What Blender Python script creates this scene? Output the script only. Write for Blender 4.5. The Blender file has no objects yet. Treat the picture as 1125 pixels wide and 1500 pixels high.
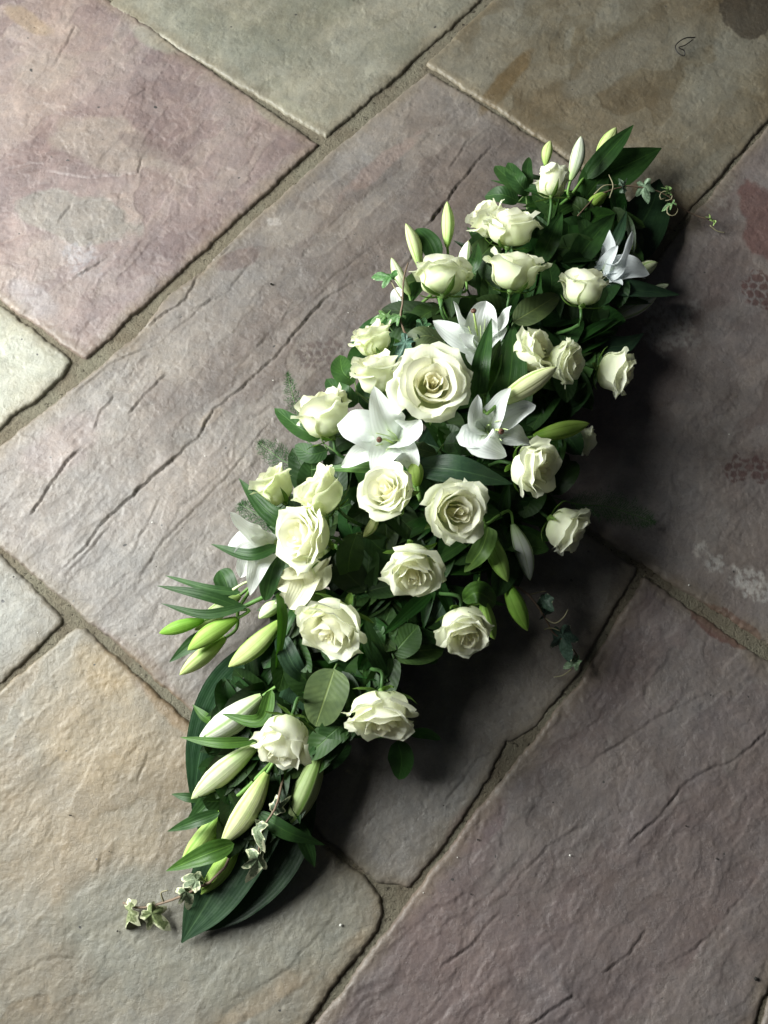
import bpy, math, random
import numpy as np
from mathutils import Vector, Matrix

# ------------------------------------------------------------------ camera
W, H, F = 1125.0, 1500.0, 1300.0            # photograph size and focal length in its pixels
TILT, CAMH = math.radians(17.0), 1.30
sc = bpy.context.scene
cam_d = bpy.data.cameras.new('camera'); cam = bpy.data.objects.new('camera', cam_d)
sc.collection.objects.link(cam); sc.camera = cam
CAM = np.array((0.0, -CAMH*math.tan(TILT), CAMH))
cam.location = CAM; cam.rotation_euler = (TILT, 0, 0)
cam_d.sensor_fit = 'VERTICAL'; cam_d.sensor_height = 36.0; cam_d.lens = 36.0*F/H
cam_d.clip_start = 0.02; cam_d.clip_end = 50

# ------------------------------------------------------------------ world, window light, exposure
world = bpy.data.worlds.new('World'); sc.world = world; world.use_nodes = True
bg = world.node_tree.nodes['Background']
bg.inputs[0].default_value = (0.80, 0.88, 1.0, 1); bg.inputs[1].default_value = 0.036
lt = bpy.data.lights.new('window_light', 'AREA'); lt.shape = 'RECTANGLE'
lt.size, lt.size_y, lt.energy, lt.color = 1.45, 1.5, 242.0, (0.965, 1.0, 0.965)
lo = bpy.data.objects.new('window_light', lt); sc.collection.objects.link(lo)
lo.location = (-2.12, 0.46, 1.50)
lo.rotation_euler = (Vector((0.05, -0.05, 0.0)) - Vector(lo.location)).to_track_quat('-Z', 'Y').to_euler()
sc.view_settings.view_transform = 'Standard'; sc.view_settings.look = 'None'
sc.view_settings.exposure = 0.0; sc.view_settings.gamma = 1.0
sc.render.engine = 'CYCLES'
sc.cycles.use_denoising = True
sc.cycles.max_bounces = 10; sc.cycles.diffuse_bounces = 8; sc.cycles.transmission_bounces = 8; sc.cycles.caustics_reflective = False

COL = sc.collection
RNG = random.Random(7)
CT, ST = math.cos(TILT), math.sin(TILT)

def pix(x, y, z=0.0):
    """world point at height z on the ray through photo pixel (x, y)"""
    dx, dy, dz = (np.asarray(x, float)-W/2)/F, -(np.asarray(y, float)-H/2)/F, -1.0
    wy, wz = dy*CT - dz*ST, dy*ST + dz*CT
    t = (z-CAMH)/wz
    return np.stack(np.broadcast_arrays(CAM[0]+dx*t, CAM[1]+wy*t, z + 0*t), -1)
def mpp(z): return (CAMH-z)/CT/F*0.98          # metres per photo pixel at height z

# ------------------------------------------------------------------ numpy noise
def _hash(ix, iy, seed):
    h = (ix.astype(np.int64)*374761393 + iy.astype(np.int64)*668265263 + seed*2147483647) & 0xffffffff
    h = ((h ^ (h >> 13))*1274126177) & 0xffffffff
    return (h ^ (h >> 16)) & 0xffffffff
def gnoise(x, y, seed=0):
    x0, y0 = np.floor(x), np.floor(y); fx, fy = x-x0, y-y0
    def g(ix, iy, dx, dy):
        a = _hash(ix, iy, seed)/4294967296.0*2*np.pi
        return np.cos(a)*dx + np.sin(a)*dy
    ux, uy = fx*fx*fx*(fx*(fx*6-15)+10), fy*fy*fy*(fy*(fy*6-15)+10)
    a = g(x0, y0, fx, fy); b = g(x0+1, y0, fx-1, fy); c = g(x0, y0+1, fx, fy-1); d = g(x0+1, y0+1, fx-1, fy-1)
    return ((a+(b-a)*ux)+((c+(d-c)*ux)-(a+(b-a)*ux))*uy)*1.5
def fbm(x, y, seed=0, octv=4, gain=0.5):
    s, a, t = 0.0, 1.0, 0.0
    for o in range(octv):
        s = s + a*gnoise(x*2**o, y*2**o, seed+o*17); t += a; a *= gain
    return s/t
def sstep(a, b, x):
    t = np.clip((x-a)/(b-a), 0, 1); return t*t*(3-2*t)

# ------------------------------------------------------------------ scene helpers
def mesh_np(name, V, Q, uv=None, smooth=True):
    """V (n,3); Q (m,4) or (m,3); uv (n,2) per vertex"""
    me = bpy.data.meshes.new(name)
    V = np.ascontiguousarray(V, dtype=np.float32); Q = np.ascontiguousarray(Q, dtype=np.int32)
    k = Q.shape[1]
    me.vertices.add(len(V)); me.vertices.foreach_set('co', V.ravel())
    me.loops.add(Q.size); me.loops.foreach_set('vertex_index', Q.ravel())
    me.polygons.add(len(Q)); me.polygons.foreach_set('loop_start', np.arange(0, Q.size, k, dtype=np.int32))
    me.polygons.foreach_set('use_smooth', np.full(len(Q), smooth))
    if uv is not None:
        l = me.uv_layers.new(name='UVMap')
        l.data.foreach_set('uv', np.ascontiguousarray(np.asarray(uv, np.float32)[Q.ravel()]).ravel())
    me.update(calc_edges=True)
    return me
def grid_q(nr, nc, wrap=False):
    i, j = np.meshgrid(np.arange(nr-1), np.arange(nc if wrap else nc-1), indexing='ij')
    i, j = i.ravel(), j.ravel(); j2 = (j+1) % nc
    return np.stack([i*nc+j, i*nc+j2, (i+1)*nc+j2, (i+1)*nc+j], 1)

def part(name, V, Q, mat, parent, uv=None, color=None, smooth=True):
    """mesh object from WORLD coordinates, stored relative to its parent's origin"""
    o = np.array(parent['_o'] if parent is not None else (0, 0, 0))
    me = mesh_np(name, np.asarray(V)-o, Q, uv, smooth)
    me.materials.append(mat)
    ob = bpy.data.objects.new(name, me); COL.objects.link(ob)
    if parent is not None:
        ob.parent = parent
    ob['_o'] = tuple(float(c) for c in o)
    if color is not None: ob.color = (*color, 1)
    ALL.append(ob)
    return ob
ALL = []
def thing(name, label, cat, loc, group=None):
    e = bpy.data.objects.new(name, None); COL.objects.link(e)
    e.empty_display_size = 0.01
    e.location = loc; e['_o'] = tuple(float(c) for c in loc)
    e['label'] = label; e['category'] = cat
    if group: e['group'] = group
    ALL.append(e)
    return e

# ------------------------------------------------------------------ materials
def new_mat(name):
    m = bpy.data.materials.new(name); m.use_nodes = True
    nt = m.node_tree; nt.nodes.clear()
    return m, nt, nt.nodes, nt.links
class NB:
    """tiny node builder"""
    def __init__(s, name):
        s.m, s.nt, s.n, s.l = new_mat(name)
    def node(s, t, **kw):
        nd = s.n.new(t)
        for k, v in kw.items():
            if k.startswith('i_'):
                nd.inputs[k[2:]].default_value = v
            else: setattr(nd, k, v)
        return nd
    def link(s, a, b): s.l.new(a, b)
    def math(s, op, a, b=None, c=None, clamp=False):
        nd = s.n.new('ShaderNodeMath'); nd.operation = op; nd.use_clamp = clamp
        for i, v in enumerate((a, b, c)):
            if v is None: continue
            if isinstance(v, (int, float)): nd.inputs[i].default_value = v
            else: s.l.new(v, nd.inputs[i])
        return nd.outputs[0]
    def mix(s, fac, a, b, blend='MIX'):
        nd = s.n.new('ShaderNodeMix'); nd.data_type = 'RGBA'; nd.blend_type = blend
        for sock, v in ((nd.inputs[0], fac), (nd.inputs[6], a), (nd.inputs[7], b)):
            if isinstance(v, (int, float)): sock.default_value = v
            elif isinstance(v, tuple): sock.default_value = (*v, 1) if len(v) == 3 else v
            else: s.l.new(v, sock)
        return nd.outputs[2]
    def noise(s, scale, vec=None, detail=3.0, rough=0.55):
        nd = s.n.new('ShaderNodeTexNoise'); nd.inputs['Scale'].default_value = scale
        nd.inputs['Detail'].default_value = detail; nd.inputs['Roughness'].default_value = rough
        if vec is not None: s.l.new(vec, nd.inputs['Vector'])
        return nd.outputs['Fac']
    def ramp(s, fac, lo, hi):
        nd = s.n.new('ShaderNodeMapRange'); nd.interpolation_type = 'SMOOTHSTEP'
        s.l.new(fac, nd.inputs[0]); nd.inputs[1].default_value = min(lo, hi); nd.inputs[2].default_value = max(lo, hi)
        if lo > hi: nd.inputs[3].default_value = 1.0; nd.inputs[4].default_value = 0.0
        return nd.outputs[0]
    def uv(s):
        u = s.n.new('ShaderNodeUVMap'); u.uv_map = 'UVMap'
        x = s.n.new('ShaderNodeSeparateXYZ'); s.l.new(u.outputs[0], x.inputs[0])
        return u.outputs[0], x.outputs[0], x.outputs[1]
    def pos(s):
        return s.n.new('ShaderNodeNewGeometry').outputs['Position']
    def objcol(s): return s.n.new('ShaderNodeObjectInfo').outputs['Color']
    def bump(s, h, strength, dist):
        b = s.n.new('ShaderNodeBump'); b.inputs['Strength'].default_value = strength
        b.inputs['Distance'].default_value = dist; s.l.new(h, b.inputs['Height'])
        return b.outputs[0]
    def finish(s, color, rough=0.5, spec=0.3, normal=None, transl=0.0, tcol=None, sheen=0.0, sss=0.0):
        p = s.n.new('ShaderNodeBsdfPrincipled')
        if sss: p.inputs['Subsurface Weight'].default_value = sss; p.inputs['Subsurface Radius'].default_value = (1, .95, .7); p.inputs['Subsurface Scale'].default_value = .004
        if isinstance(color, tuple): p.inputs['Base Color'].default_value = (*color, 1)
        else: s.l.new(color, p.inputs['Base Color'])
        if isinstance(rough, (int, float)): p.inputs['Roughness'].default_value = rough
        else: s.l.new(rough, p.inputs['Roughness'])
        p.inputs['Specular IOR Level'].default_value = spec
        p.inputs['Sheen Weight'].default_value = sheen
        if normal is not None: s.l.new(normal, p.inputs['Normal'])
        out = s.n.new('ShaderNodeOutputMaterial')
        if transl > 0:
            t = s.n.new('ShaderNodeBsdfTranslucent')
            src = tcol if tcol is not None else color
            if isinstance(src, tuple): t.inputs[0].default_value = (*src, 1)
            else: s.l.new(src, t.inputs[0])
            if normal is not None: s.l.new(normal, t.inputs['Normal'])
            mx = s.n.new('ShaderNodeMixShader'); mx.inputs[0].default_value = transl
            s.l.new(p.outputs[0], mx.inputs[1]); s.l.new(t.outputs[0], mx.inputs[2])
            s.l.new(mx.outputs[0], out.inputs[0])
        else: s.l.new(p.outputs[0], out.inputs[0])
        return s.m

def mat_stone():
    b = NB('riven_sandstone')
    at = b.node('ShaderNodeAttribute', attribute_name='Col')
    p = b.pos()
    n1 = b.noise(260, p, 3, .6); n2 = b.noise(900, p, 2, .6); n3 = b.noise(45, p, 4, .6)
    c = b.mix(b.ramp(n3, .3, .7), at.outputs['Color'], b.mix(1.0, at.outputs['Color'], (1.13, 1.10, 1.06), 'MULTIPLY'))
    c = b.mix(b.math('MULTIPLY', b.ramp(n1, .50, .72), .38), c, b.mix(1.0, c, (.62, .60, .58), 'MULTIPLY'))
    c = b.mix(b.math('MULTIPLY', b.ramp(n2, .60, .78), .25), c, (.55, .53, .50))
    n6 = b.noise(16, p, 9, .72); n7 = b.noise(7, p, 9, .70); n8 = b.noise(120, p, 6, .72)
    c = b.mix(b.math('MULTIPLY', b.ramp(n6, .50, .56), .55), c, b.mix(1.0, c, (.84, .83, .82), 'MULTIPLY'))
    c = b.mix(b.math('MULTIPLY', b.ramp(n7, .53, .58), .55), c, b.mix(1.0, c, (1.17, 1.16, 1.13), 'MULTIPLY'))
    c = b.mix(b.math('MULTIPLY', b.ramp(n8, .56, .70), .45), c, b.mix(1.0, c, (1.32, 1.30, 1.27), 'MULTIPLY'))
    c = b.mix(b.math('MULTIPLY', b.ramp(n8, .44, .32), .5), c, b.mix(1.0, c, (.66, .64, .62), 'MULTIPLY'))
    sp = b.noise(70, p, 1, .5)
    c = b.mix(b.ramp(sp, .775, .80), c, (.04, .037, .035))
    h = b.math('ADD', b.math('MULTIPLY', n1, .6), b.math('MULTIPLY', n2, .35))
    h = b.math('ADD', h, b.math('MULTIPLY', n3, .5))
    h = b.math('ADD', h, b.math('MULTIPLY', n8, .9))
    h = b.math('ADD', h, b.math('MULTIPLY', b.ramp(n6, .49, .53), -.35))
    return b.finish(c, .47, .42, b.bump(h, .50, .0016))
def mat_mortar():
    b = NB('sandy_mortar'); p = b.pos()
    n1 = b.noise(420, p, 4, .7); n2 = b.noise(28, p, 4, .6); n3 = b.noise(9, p, 2, .5)
    c = b.mix(n1, (.10, .088, .065), (.26, .225, .165))
    c = b.mix(b.ramp(n2, .45, .7), c, (.15, .125, .09))
    c = b.mix(b.math('MULTIPLY', b.ramp(n3, .45, .6), .5), c, (.21, .20, .15))
    n4 = b.noise(130, p, 3, .7)
    c = b.mix(b.ramp(n4, .58, .70), c, (.05, .042, .032))
    return b.finish(c, .95, .1, b.bump(b.math('ADD', n1, b.math('MULTIPLY', n4, -1.2)), 1.0, .005))
def mat_petal():
    b = NB('rose_petal'); uv, u, v = b.uv(); oc = b.objcol()
    base = b.mix(b.ramp(v, .05, .50), b.mix(.40, oc, (.55, .68, .25)), oc)
    p = b.pos(); n = b.noise(60, p, 3, .6)
    base = b.mix(b.math('MULTIPLY', b.ramp(n, .5, .75), .18), base, b.mix(1.0, base, (.93, .95, .80), 'MULTIPLY'))
    # faint brownish, greenish nibble along the very rim
    rim = b.math('MULTIPLY', b.ramp(v, .955, 1.0), .35)
    base = b.mix(rim, base, (.62, .66, .38))
    wv = b.math('SINE', b.math('MULTIPLY', b.math('ADD', u, b.math('MULTIPLY', n, .05)), 70.0))
    return b.finish(base, .55, .22, b.bump(b.math('ADD', b.math('MULTIPLY', wv, .12), n), .14, .002), .46, base, .05, .15)
def mat_tepal():
    b = NB('lily_tepal'); uv, u, v = b.uv(); oc = b.objcol()
    a = b.math('ABSOLUTE', u)
    mid = b.math('MULTIPLY', b.math('SUBTRACT', 1.0, b.ramp(a, .02, .26)), b.math('SUBTRACT', 1.0, b.ramp(v, .25, .75)))
    c = b.mix(b.math('MULTIPLY', mid, .75), oc, (.52, .70, .20))
    rib = b.math('SUBTRACT', 1.0, b.ramp(a, .0, .10))
    w = b.math('SINE', b.math('MULTIPLY', u, 26.0))
    n = b.noise(80, b.pos(), 3, .6)
    h = b.math('ADD', b.math('MULTIPLY', w, .22), b.math('SUBTRACT', b.math('MULTIPLY', n, .5), rib))
    return b.finish(c, .42, .32, b.bump(h, .22, .002), .34, c, .05)
def mat_bud():
    b = NB('lily_bud_skin'); uv, u, v = b.uv(); oc = b.objcol()
    a = b.math('ABSOLUTE', u)
    g = b.mix(1.0, oc, (.62, .78, .42), 'MULTIPLY')
    c = b.mix(b.ramp(v, .0, .45), g, oc)
    rib = b.math('SUBTRACT', 1.0, b.ramp(a, .03, .22))
    c = b.mix(b.math('MULTIPLY', rib, .85), c, b.mix(.5, g, (.17, .32, .05)))
    edge = b.ramp(a, .86, .99)
    c = b.mix(b.math('MULTIPLY', edge, .8), c, b.mix(1.0, oc, (.55, .62, .35), 'MULTIPLY'))
    tip = b.ramp(v, .93, 1.0)
    c = b.mix(b.math('MULTIPLY', tip, .5), c, (.45, .50, .15))
    n = b.noise(110, b.pos(), 3, .6)
    c = b.mix(b.math('MULTIPLY', b.ramp(n, .45, .7), .22), c, b.mix(1.0, c, (.80, .86, .72), 'MULTIPLY'))
    w = b.math('SINE', b.math('MULTIPLY', u, 30.0))
    n5 = b.noise(26, b.pos(), 4, .65)
    c = b.mix(b.math('MULTIPLY', b.ramp(n5, .42, .68), .45), c, b.mix(1.0, c, (.72, .90, .58), 'MULTIPLY'))
    return b.finish(c, .52, .22, b.bump(b.math('ADD', b.math('MULTIPLY', w, .10), b.math('SUBTRACT', n, b.math('MULTIPLY', rib, 1.4))), .28, .0015), .18, c)
def mat_leaf(name, veins):
    b = NB(name); uv, u, v = b.uv(); oc = b.objcol()
    a = b.math('ABSOLUTE', u)
    n = b.noise(55, b.pos(), 3, .6)
    c = b.mix(b.ramp(n, .3, .75), b.mix(1.0, oc, (.78, .80, .80), 'MULTIPLY'), b.mix(1.0, oc, (1.22, 1.18, 1.05), 'MULTIPLY'))
    mid = b.math('SUBTRACT', 1.0, b.ramp(a, .015, .07))
    if veins == 'parallel':
        w = b.math('SINE', b.math('ADD', b.math('MULTIPLY', u, 13.5), b.math('MULTIPLY', n, 5.0)))
        f = b.math('SINE', b.math('MULTIPLY', u, 52.0))
        line = b.ramp(w, .72, 1.0)
        c = b.mix(b.math('MULTIPLY', line, .09), c, b.mix(1.0, oc, (1.9, 1.7, 1.5), 'MULTIPLY'))
        h = b.math('ADD', b.math('MULTIPLY', w, .8), b.math('MULTIPLY', f, .22))
        bs, rough = .16, .40
    else:
        w = b.math('SINE', b.math('MULTIPLY', b.math('SUBTRACT', v, b.math('MULTIPLY', a, .22)), 62.0))
        line = b.ramp(w, .80, 1.0)
        c = b.mix(b.math('MULTIPLY', line, .12), c, b.mix(1.0, oc, (1.6, 1.5, 1.3), 'MULTIPLY'))
        h = b.math('ADD', b.math('MULTIPLY', w, .22), b.math('MULTIPLY', n, 1.0))
        bs, rough = .25, .46
    c = b.mix(b.math('MULTIPLY', mid, .6), c, b.mix(1.0, oc, (2.4, 2.1, 1.7), 'MULTIPLY'))
    h = b.math('SUBTRACT', h, b.math('MULTIPLY', mid, 1.6))
    tc = b.mix(1.0, oc, (1.5, 2.0, .55), 'MULTIPLY')
    return b.finish(b.mix(1.0, c, (.80, .74, .60), 'MULTIPLY'), b.math('ADD', rough, b.math('MULTIPLY', n, .10)), .24, b.bump(h, bs, .0015), .10, tc)
def mat_ivy():
    b = NB('variegated_ivy'); uv, u, v = b.uv(); oc = b.objcol()
    p = b.pos(); n = b.noise(150, p, 3, .6); n2 = b.noise(320, p, 2, .6)
    g = b.mix(b.ramp(n2, .35, .65), oc, b.mix(1.0, oc, (1.9, 1.75, 1.9), 'MULTIPLY'))
    al = b.n.new('ShaderNodeObjectInfo').outputs['Alpha']
    e = b.ramp(b.math('SUBTRACT', b.math('ADD', v, b.math('MULTIPLY', b.math('SUBTRACT', n, .5), 1.3)), b.math('SUBTRACT', 1.0, al)), .70, .84)
    c = b.mix(e, g, (.62, .64, .42))
    w = b.math('SINE', b.math('MULTIPLY', u, 62.83))
    return b.finish(c, .45, .35, b.bump(b.math('ADD', w, n), .3, .001), .15, c)
def mat_plain(name, tint=None, rough=.5, spec=.3, scale=120, bump=.3):
    b = NB(name); n = b.noise(scale, b.pos(), 4, .6)
    src = b.objcol() if tint is None else tint
    c = b.mix(n, b.mix(1.0, src, (.72, .72, .72), 'MULTIPLY'), b.mix(1.0, src, (1.25, 1.22, 1.15), 'MULTIPLY'))
    return b.finish(c, rough, spec, b.bump(n, bump, .0015))
M = dict(stone=mat_stone(), mortar=mat_mortar(), petal=mat_petal(), tepal=mat_tepal(), bud=mat_bud(),
         lance=mat_leaf('strap_leaf', 'parallel'), ovate=mat_leaf('broad_leaf', 'pinnate'), ivy=mat_ivy(),
         stem=mat_plain('green_stem', None, .5), foam=mat_plain('wet_floral_foam', (.012, .030, .014), .95, .1, 300, .8),
         tray=mat_plain('green_plastic', (.010, .022, .012), .35, .4), wire=mat_plain('dark_wire', (.018, .016, .015), .5),
         crumb=mat_plain('grit', None, .8))

# ================================================================== PAVING
AX = math.radians(46.0); E1 = np.array((math.cos(AX), math.sin(AX))); E2 = np.array((-math.sin(AX), math.cos(AX)))
def fl(pts): return pix([p[0] for p in pts], [p[1] for p in pts], 0.0)[:, :2]

def poly_sd(P, poly):
    """signed distance, positive inside"""
    x, y = P[:, 0], P[:, 1]; n = len(poly)
    best = np.full(len(P), 1e9); inside = np.zeros(len(P), bool)
    for i in range(n):
        a, b = poly[i], poly[(i+1) % n]; e = b-a
        t = np.clip(((x-a[0])*e[0]+(y-a[1])*e[1])/(e@e), 0, 1)
        best = np.minimum(best, np.hypot(x-a[0]-t*e[0], y-a[1]-t*e[1]))
        c = ((a[1] > y) != (b[1] > y)) & (x < (b[0]-a[0])*(y-a[1])/(b[1]-a[1]+1e-12)+a[0])
        inside ^= c
    return np.where(inside, best, -best)
def line_sd(P, line):
    """(distance signed: + on the upper-left side, running fraction) to an open polyline"""
    best = np.full(len(P), 1e9); sg = np.ones(len(P)); fr = np.zeros(len(P))
    L = np.r_[0, np.cumsum(np.hypot(*np.diff(line, axis=0).T))]
    for i in range(len(line)-1):
        a, b = line[i], line[i+1]; e = b-a; q = P-a
        t = np.clip((q@e)/(e@e), 0, 1); r = q-t[:, None]*e; d = np.hypot(r[:, 0], r[:, 1])
        m = d < best
        best = np.where(m, d, best); sg = np.where(m, np.sign(e[0]*q[:, 1]-e[1]*q[:, 0]), sg)
        fr = np.where(m, (L[i]+t*(L[i+1]-L[i]))/L[-1], fr)
    return best*sg, fr

mort = None
def build_mortar():
    a0 = pix(-450, -400)[:2]; a1 = pix(1575, 1900)[:2]
    xs = np.arange(-1.35, 1.35, .0065); ys = np.arange(-1.15, 1.45, .0065)
    X, Y = np.meshgrid(xs, ys); x, y = X.ravel(), Y.ravel()
    z = -.0052 + .0022*fbm(x*14, y*14, 5, 3) + .0013*fbm(x*90, y*90, 8, 2)
    me = mesh_np('paving', np.stack([x, y, z], 1), grid_q(len(ys), len(xs)))
    me.materials.append(M['mortar'])
    o = bpy.data.objects.new('paving', me); COL.objects.link(o); o['kind'] = 'structure'
    o['label'] = 'sandy mortar bed between the riven sandstone flags'; o['_o'] = (0., 0., 0.)
    ALL.append(o)
    return o
mort = build_mortar()

LEDGES = [  # photo polylines, drawn from lower left to upper right; step height mm, reach m
    ([(66,857),(125,800),(150,765),(215,705),(290,640),(312,600),(345,575),(400,525),(445,470),(480,432),(540,402)], 3.0, .05),
    ([(90,850),(130,805),(165,765)], 1.2, .02),
    ([(40,760),(80,700),(100,672),(122,655)], 2.6, .03),
    ([(185,610),(215,575),(245,545)], 2.0, .03), ([(135,628),(150,600),(168,578)], 2.4, .02),
    ([(190,818),(215,765),(240,720)], 1.0, .03), ([(195,860),(240,790),(330,700),(400,610)], 1.3, .04),
    ([(168,515),(215,478),(270,440),(290,402),(345,352)], 2.6, .02), ([(100,585),(165,530),(230,505),(330,420)], 1.4, .03),
    ([(560,418),(600,380),(622,332),(648,300)], 2.0, .04), ([(622,335),(660,285),(700,235),(722,210)], 2.8, .04),
    ([(655,250),(690,200)], 1.6, .02), ([(240,1000),(330,880),(420,760)], .9, .05),
    ([(270,460),(330,430),(370,380)], 1.5, .03), ([(330,560),(420,460),(500,395),(560,350)], 1.1, .04),
    ([(905,1248),(960,1200),(1000,1150),(1020,1135),(1080,1110),(1130,1062)], 2.3, .05),
    ([(880,1428),(920,1395),(950,1360)], 2.2, .03), ([(770,1505),(842,1455)], 2.4, .03),
    ([(640,1420),(690,1385),(735,1330)], 1.6, .03), ([(720,1330),(800,1240),(860,1205)], 1.1, .05),
    ([(860,1120),(960,1050),(1050,1010)], 1.2, .05), ([(970,1420),(1040,1370),(1110,1280)], 1.3, .05),
    ([(60,250),(130,262),(200,255),(215,215)], 1.6, .03), ([(80,330),(105,300),(175,290)], 1.8, .03),
    ([(0,250),(40,240),(70,240)], 1.5, .02), ([(75,100),(100,60),(110,35)], 1.5, .02), ([(180,175),(190,145),(215,130)], 1.4, .02),
    ([(120,355),(150,345),(175,340)], 2.2, .015), ([(100,412),(130,395),(160,375)], 2.4, .02),
    ([(200,1150),(215,1100)], 1.4, .02), ([(140,1280),(150,1240)], 1.2, .02), ([(330,1470),(420,1420),(500,1330)], 1.1, .03),
    ([(20,1430),(60,1405),(110,1400)], 1.4, .03), ([(885,465),(960,360)], 1.2, .03), ([(640,1190),(700,1110),(730,1095)], 1.0, .03),
]
LED = [(fl(l), s*.001, r) for l, s, r in LEDGES]

def hexstain(P, cx, cy, rx, ry, cell, seed):
    c = pix(cx, cy)[:2]; q = P-c; s = mpp(0)
    m = (q[:, 0]/(rx*s))**2 + (q[:, 1]/(ry*s))**2 + .9*gnoise(P[:, 0]*30, P[:, 1]*30, seed)+.5*gnoise(P[:, 0]*75, P[:, 1]*75, seed+1)
    a, b = q[:, 0]/(cell*s), q[:, 1]/(cell*s)*1.1547
    a = a + .5*(np.floor(b) % 2) + .45*gnoise(P[:, 0]*28, P[:, 1]*28, seed+3)+.2*gnoise(P[:, 0]*90, P[:, 1]*90, seed+4); b = b+.45*gnoise(P[:, 0]*28, P[:, 1]*28, seed+5)
    d = np.hypot(a-np.floor(a)-.5, (b-np.floor(b)-.5)*.9)
    return sstep(1.0, .8, m)*sstep(.47, .38, d)
def blob(P, cx, cy, rx, ry, seed, rot=0.0, freq=14., amp=.8, soft=.5):
    c = pix(cx, cy)[:2]; q = P-c; s = mpp(0); r = math.radians(rot)
    a, b = q[:, 0]*math.cos(r)+q[:, 1]*math.sin(r), -q[:, 0]*math.sin(r)+q[:, 1]*math.cos(r)
    m = (a/(rx*s))**2+(b/(ry*s))**2 + amp*fbm(P[:, 0]*freq, P[:, 1]*freq, seed, 4, .6)
    return sstep(1.0, 1.0-soft, m)*(1.0 if soft < 1 else .9)
# (kind, args, colour, strength)
STAINS = [
    ('hex', (468,520,44,30,15,1), (.105,.075,.072), .65), ('hex', (1112,425,34,30,17,2), (.115,.058,.055), .75),
    ('hex', (1092,690,42,26,16,4), (.115,.06,.058), .72),
    ('blob', (1095,20,50,55,11,0,20.,.7,.15), (.07,.058,.045), .8),
    ('blob', (1060,915,60,24,12,-32,30.,.8,.15), (.15,.068,.062), .75), ('blob', (1120,330,40,90,13,10,18.,.9,.4), (.17,.085,.08), .7),
    ('speck', (1085,845,75,26,14,-38), (.62,.61,.60), .8), ('speck', (985,480,45,75,15,-10), (.55,.54,.53), .55), ('speck', (1050,280,30,80,25,-30), (.5,.48,.46), .35),
    ('blob', (75,100,70,50,16,0,9.,.8,.6), (.36,.31,.28), .5), ('blob', (160,215,110,60,17,-20,9.,.9,.5), (.38,.34,.30), .5),
    ('blob', (120,320,110,50,18,-15,10.,.8,.25), (.27,.26,.24), .7), ('speck', (125,385,45,30,19,-30), (.46,.46,.50), .5),
    ('blob', (50,440,60,28,20,-35,9.,.7,.7), (.40,.38,.40), .45), ('speck', (318,258,18,12,21,0), (.5,.48,.48), .6),
    ('speck', (405,325,14,8,22,0), (.6,.58,.58), .8), ('blob', (230,220,80,18,23,-25,14.,.9,.4), (.20,.155,.15), .5),
    ('blob', (250,150,90,20,24,-40,12.,.9,.5), (.24,.18,.175), .5), ('blob', (40,30,70,22,26,-35,10.,.8,.6), (.36,.28,.20), .6),
    ('blob', (350,380,45,22,27,30,20.,.9,.3), (.17,.125,.12), .6), ('blob', (420,330,60,40,28,40,12.,.8,.6), (.36,.33,.30), .5),
    ('blob', (560,240,110,18,29,45,14.,.9,.5), (.34,.25,.23), .4), ('blob', (310,610,25,10,30,40,20.,.8,.5), (.34,.27,.2), .3),
    ('blob', (250,720,140,60,31,42,6.,.9,.8), (.33,.29,.27), .5), ('blob', (90,650,80,45,32,42,8.,.9,.7), (.33,.27,.27), .5),
    ('blob', (215,990,120,22,33,-40,10.,.9,.5), (.22,.165,.165), .55), ('blob', (330,1060,60,16,34,-40,10.,.9,.5), (.20,.15,.15), .55),
    ('blob', (160,985,80,45,35,-42,12.,.9,1.1), (.37,.27,.13), .8), ('blob', (255,1040,70,18,36,-42,14.,.9,.5), (.30,.20,.11), .75),
    ('blob', (50,1220,230,130,37,-20,5.,1.,1.3), (.37,.30,.21), .75), ('blob', (190,1080,220,110,38,-25,6.,1.,1.3), (.37,.295,.195), .75),
    ('blob', (420,1440,120,14,39,30,12.,1.,.5), (.35,.28,.20), .5), ('blob', (300,1350,260,110,40,10,5.,1.,.7), (.29,.295,.26), .75),
    ('blob', (230,60,60,24,41,-35,9.,.8,.6), (.40,.41,.35), .6), ('blob', (420,170,70,30,42,-35,9.,.8,.6), (.38,.385,.31), .5),
    ('blob', (740,120,90,20,43,55,12.,.9,.5), (.17,.12,.06), .75), ('blob', (850,170,120,30,44,-30,9.,.9,.7), (.24,.20,.14), .5),
    ('blob', (960,290,50,22,45,-40,12.,.9,.5), (.30,.22,.12), .6), ('blob', (900,90,140,40,46,40,7.,.9,.7), (.26,.25,.215), .5),
    ('blob', (700,1210,60,28,47,40,10.,.9,.6), (.22,.165,.175), .6), ('blob', (640,1330,120,60,48,45,7.,.9,1.2), (.222,.172,.174), .7),
    ('blob', (900,1150,160,60,49,30,6.,.9,.7), (.25,.225,.22), .3), ('blob', (960,1330,200,70,50,35,6.,.9,.7), (.245,.22,.22), .3),
    ('blob', (700,1420,170,70,51,35,6.,.9,1.2), (.228,.18,.182), .7), ('blob', (20,560,50,30,52,-30,12.,.9,.6), (.40,.40,.33), .5),
]
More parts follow.
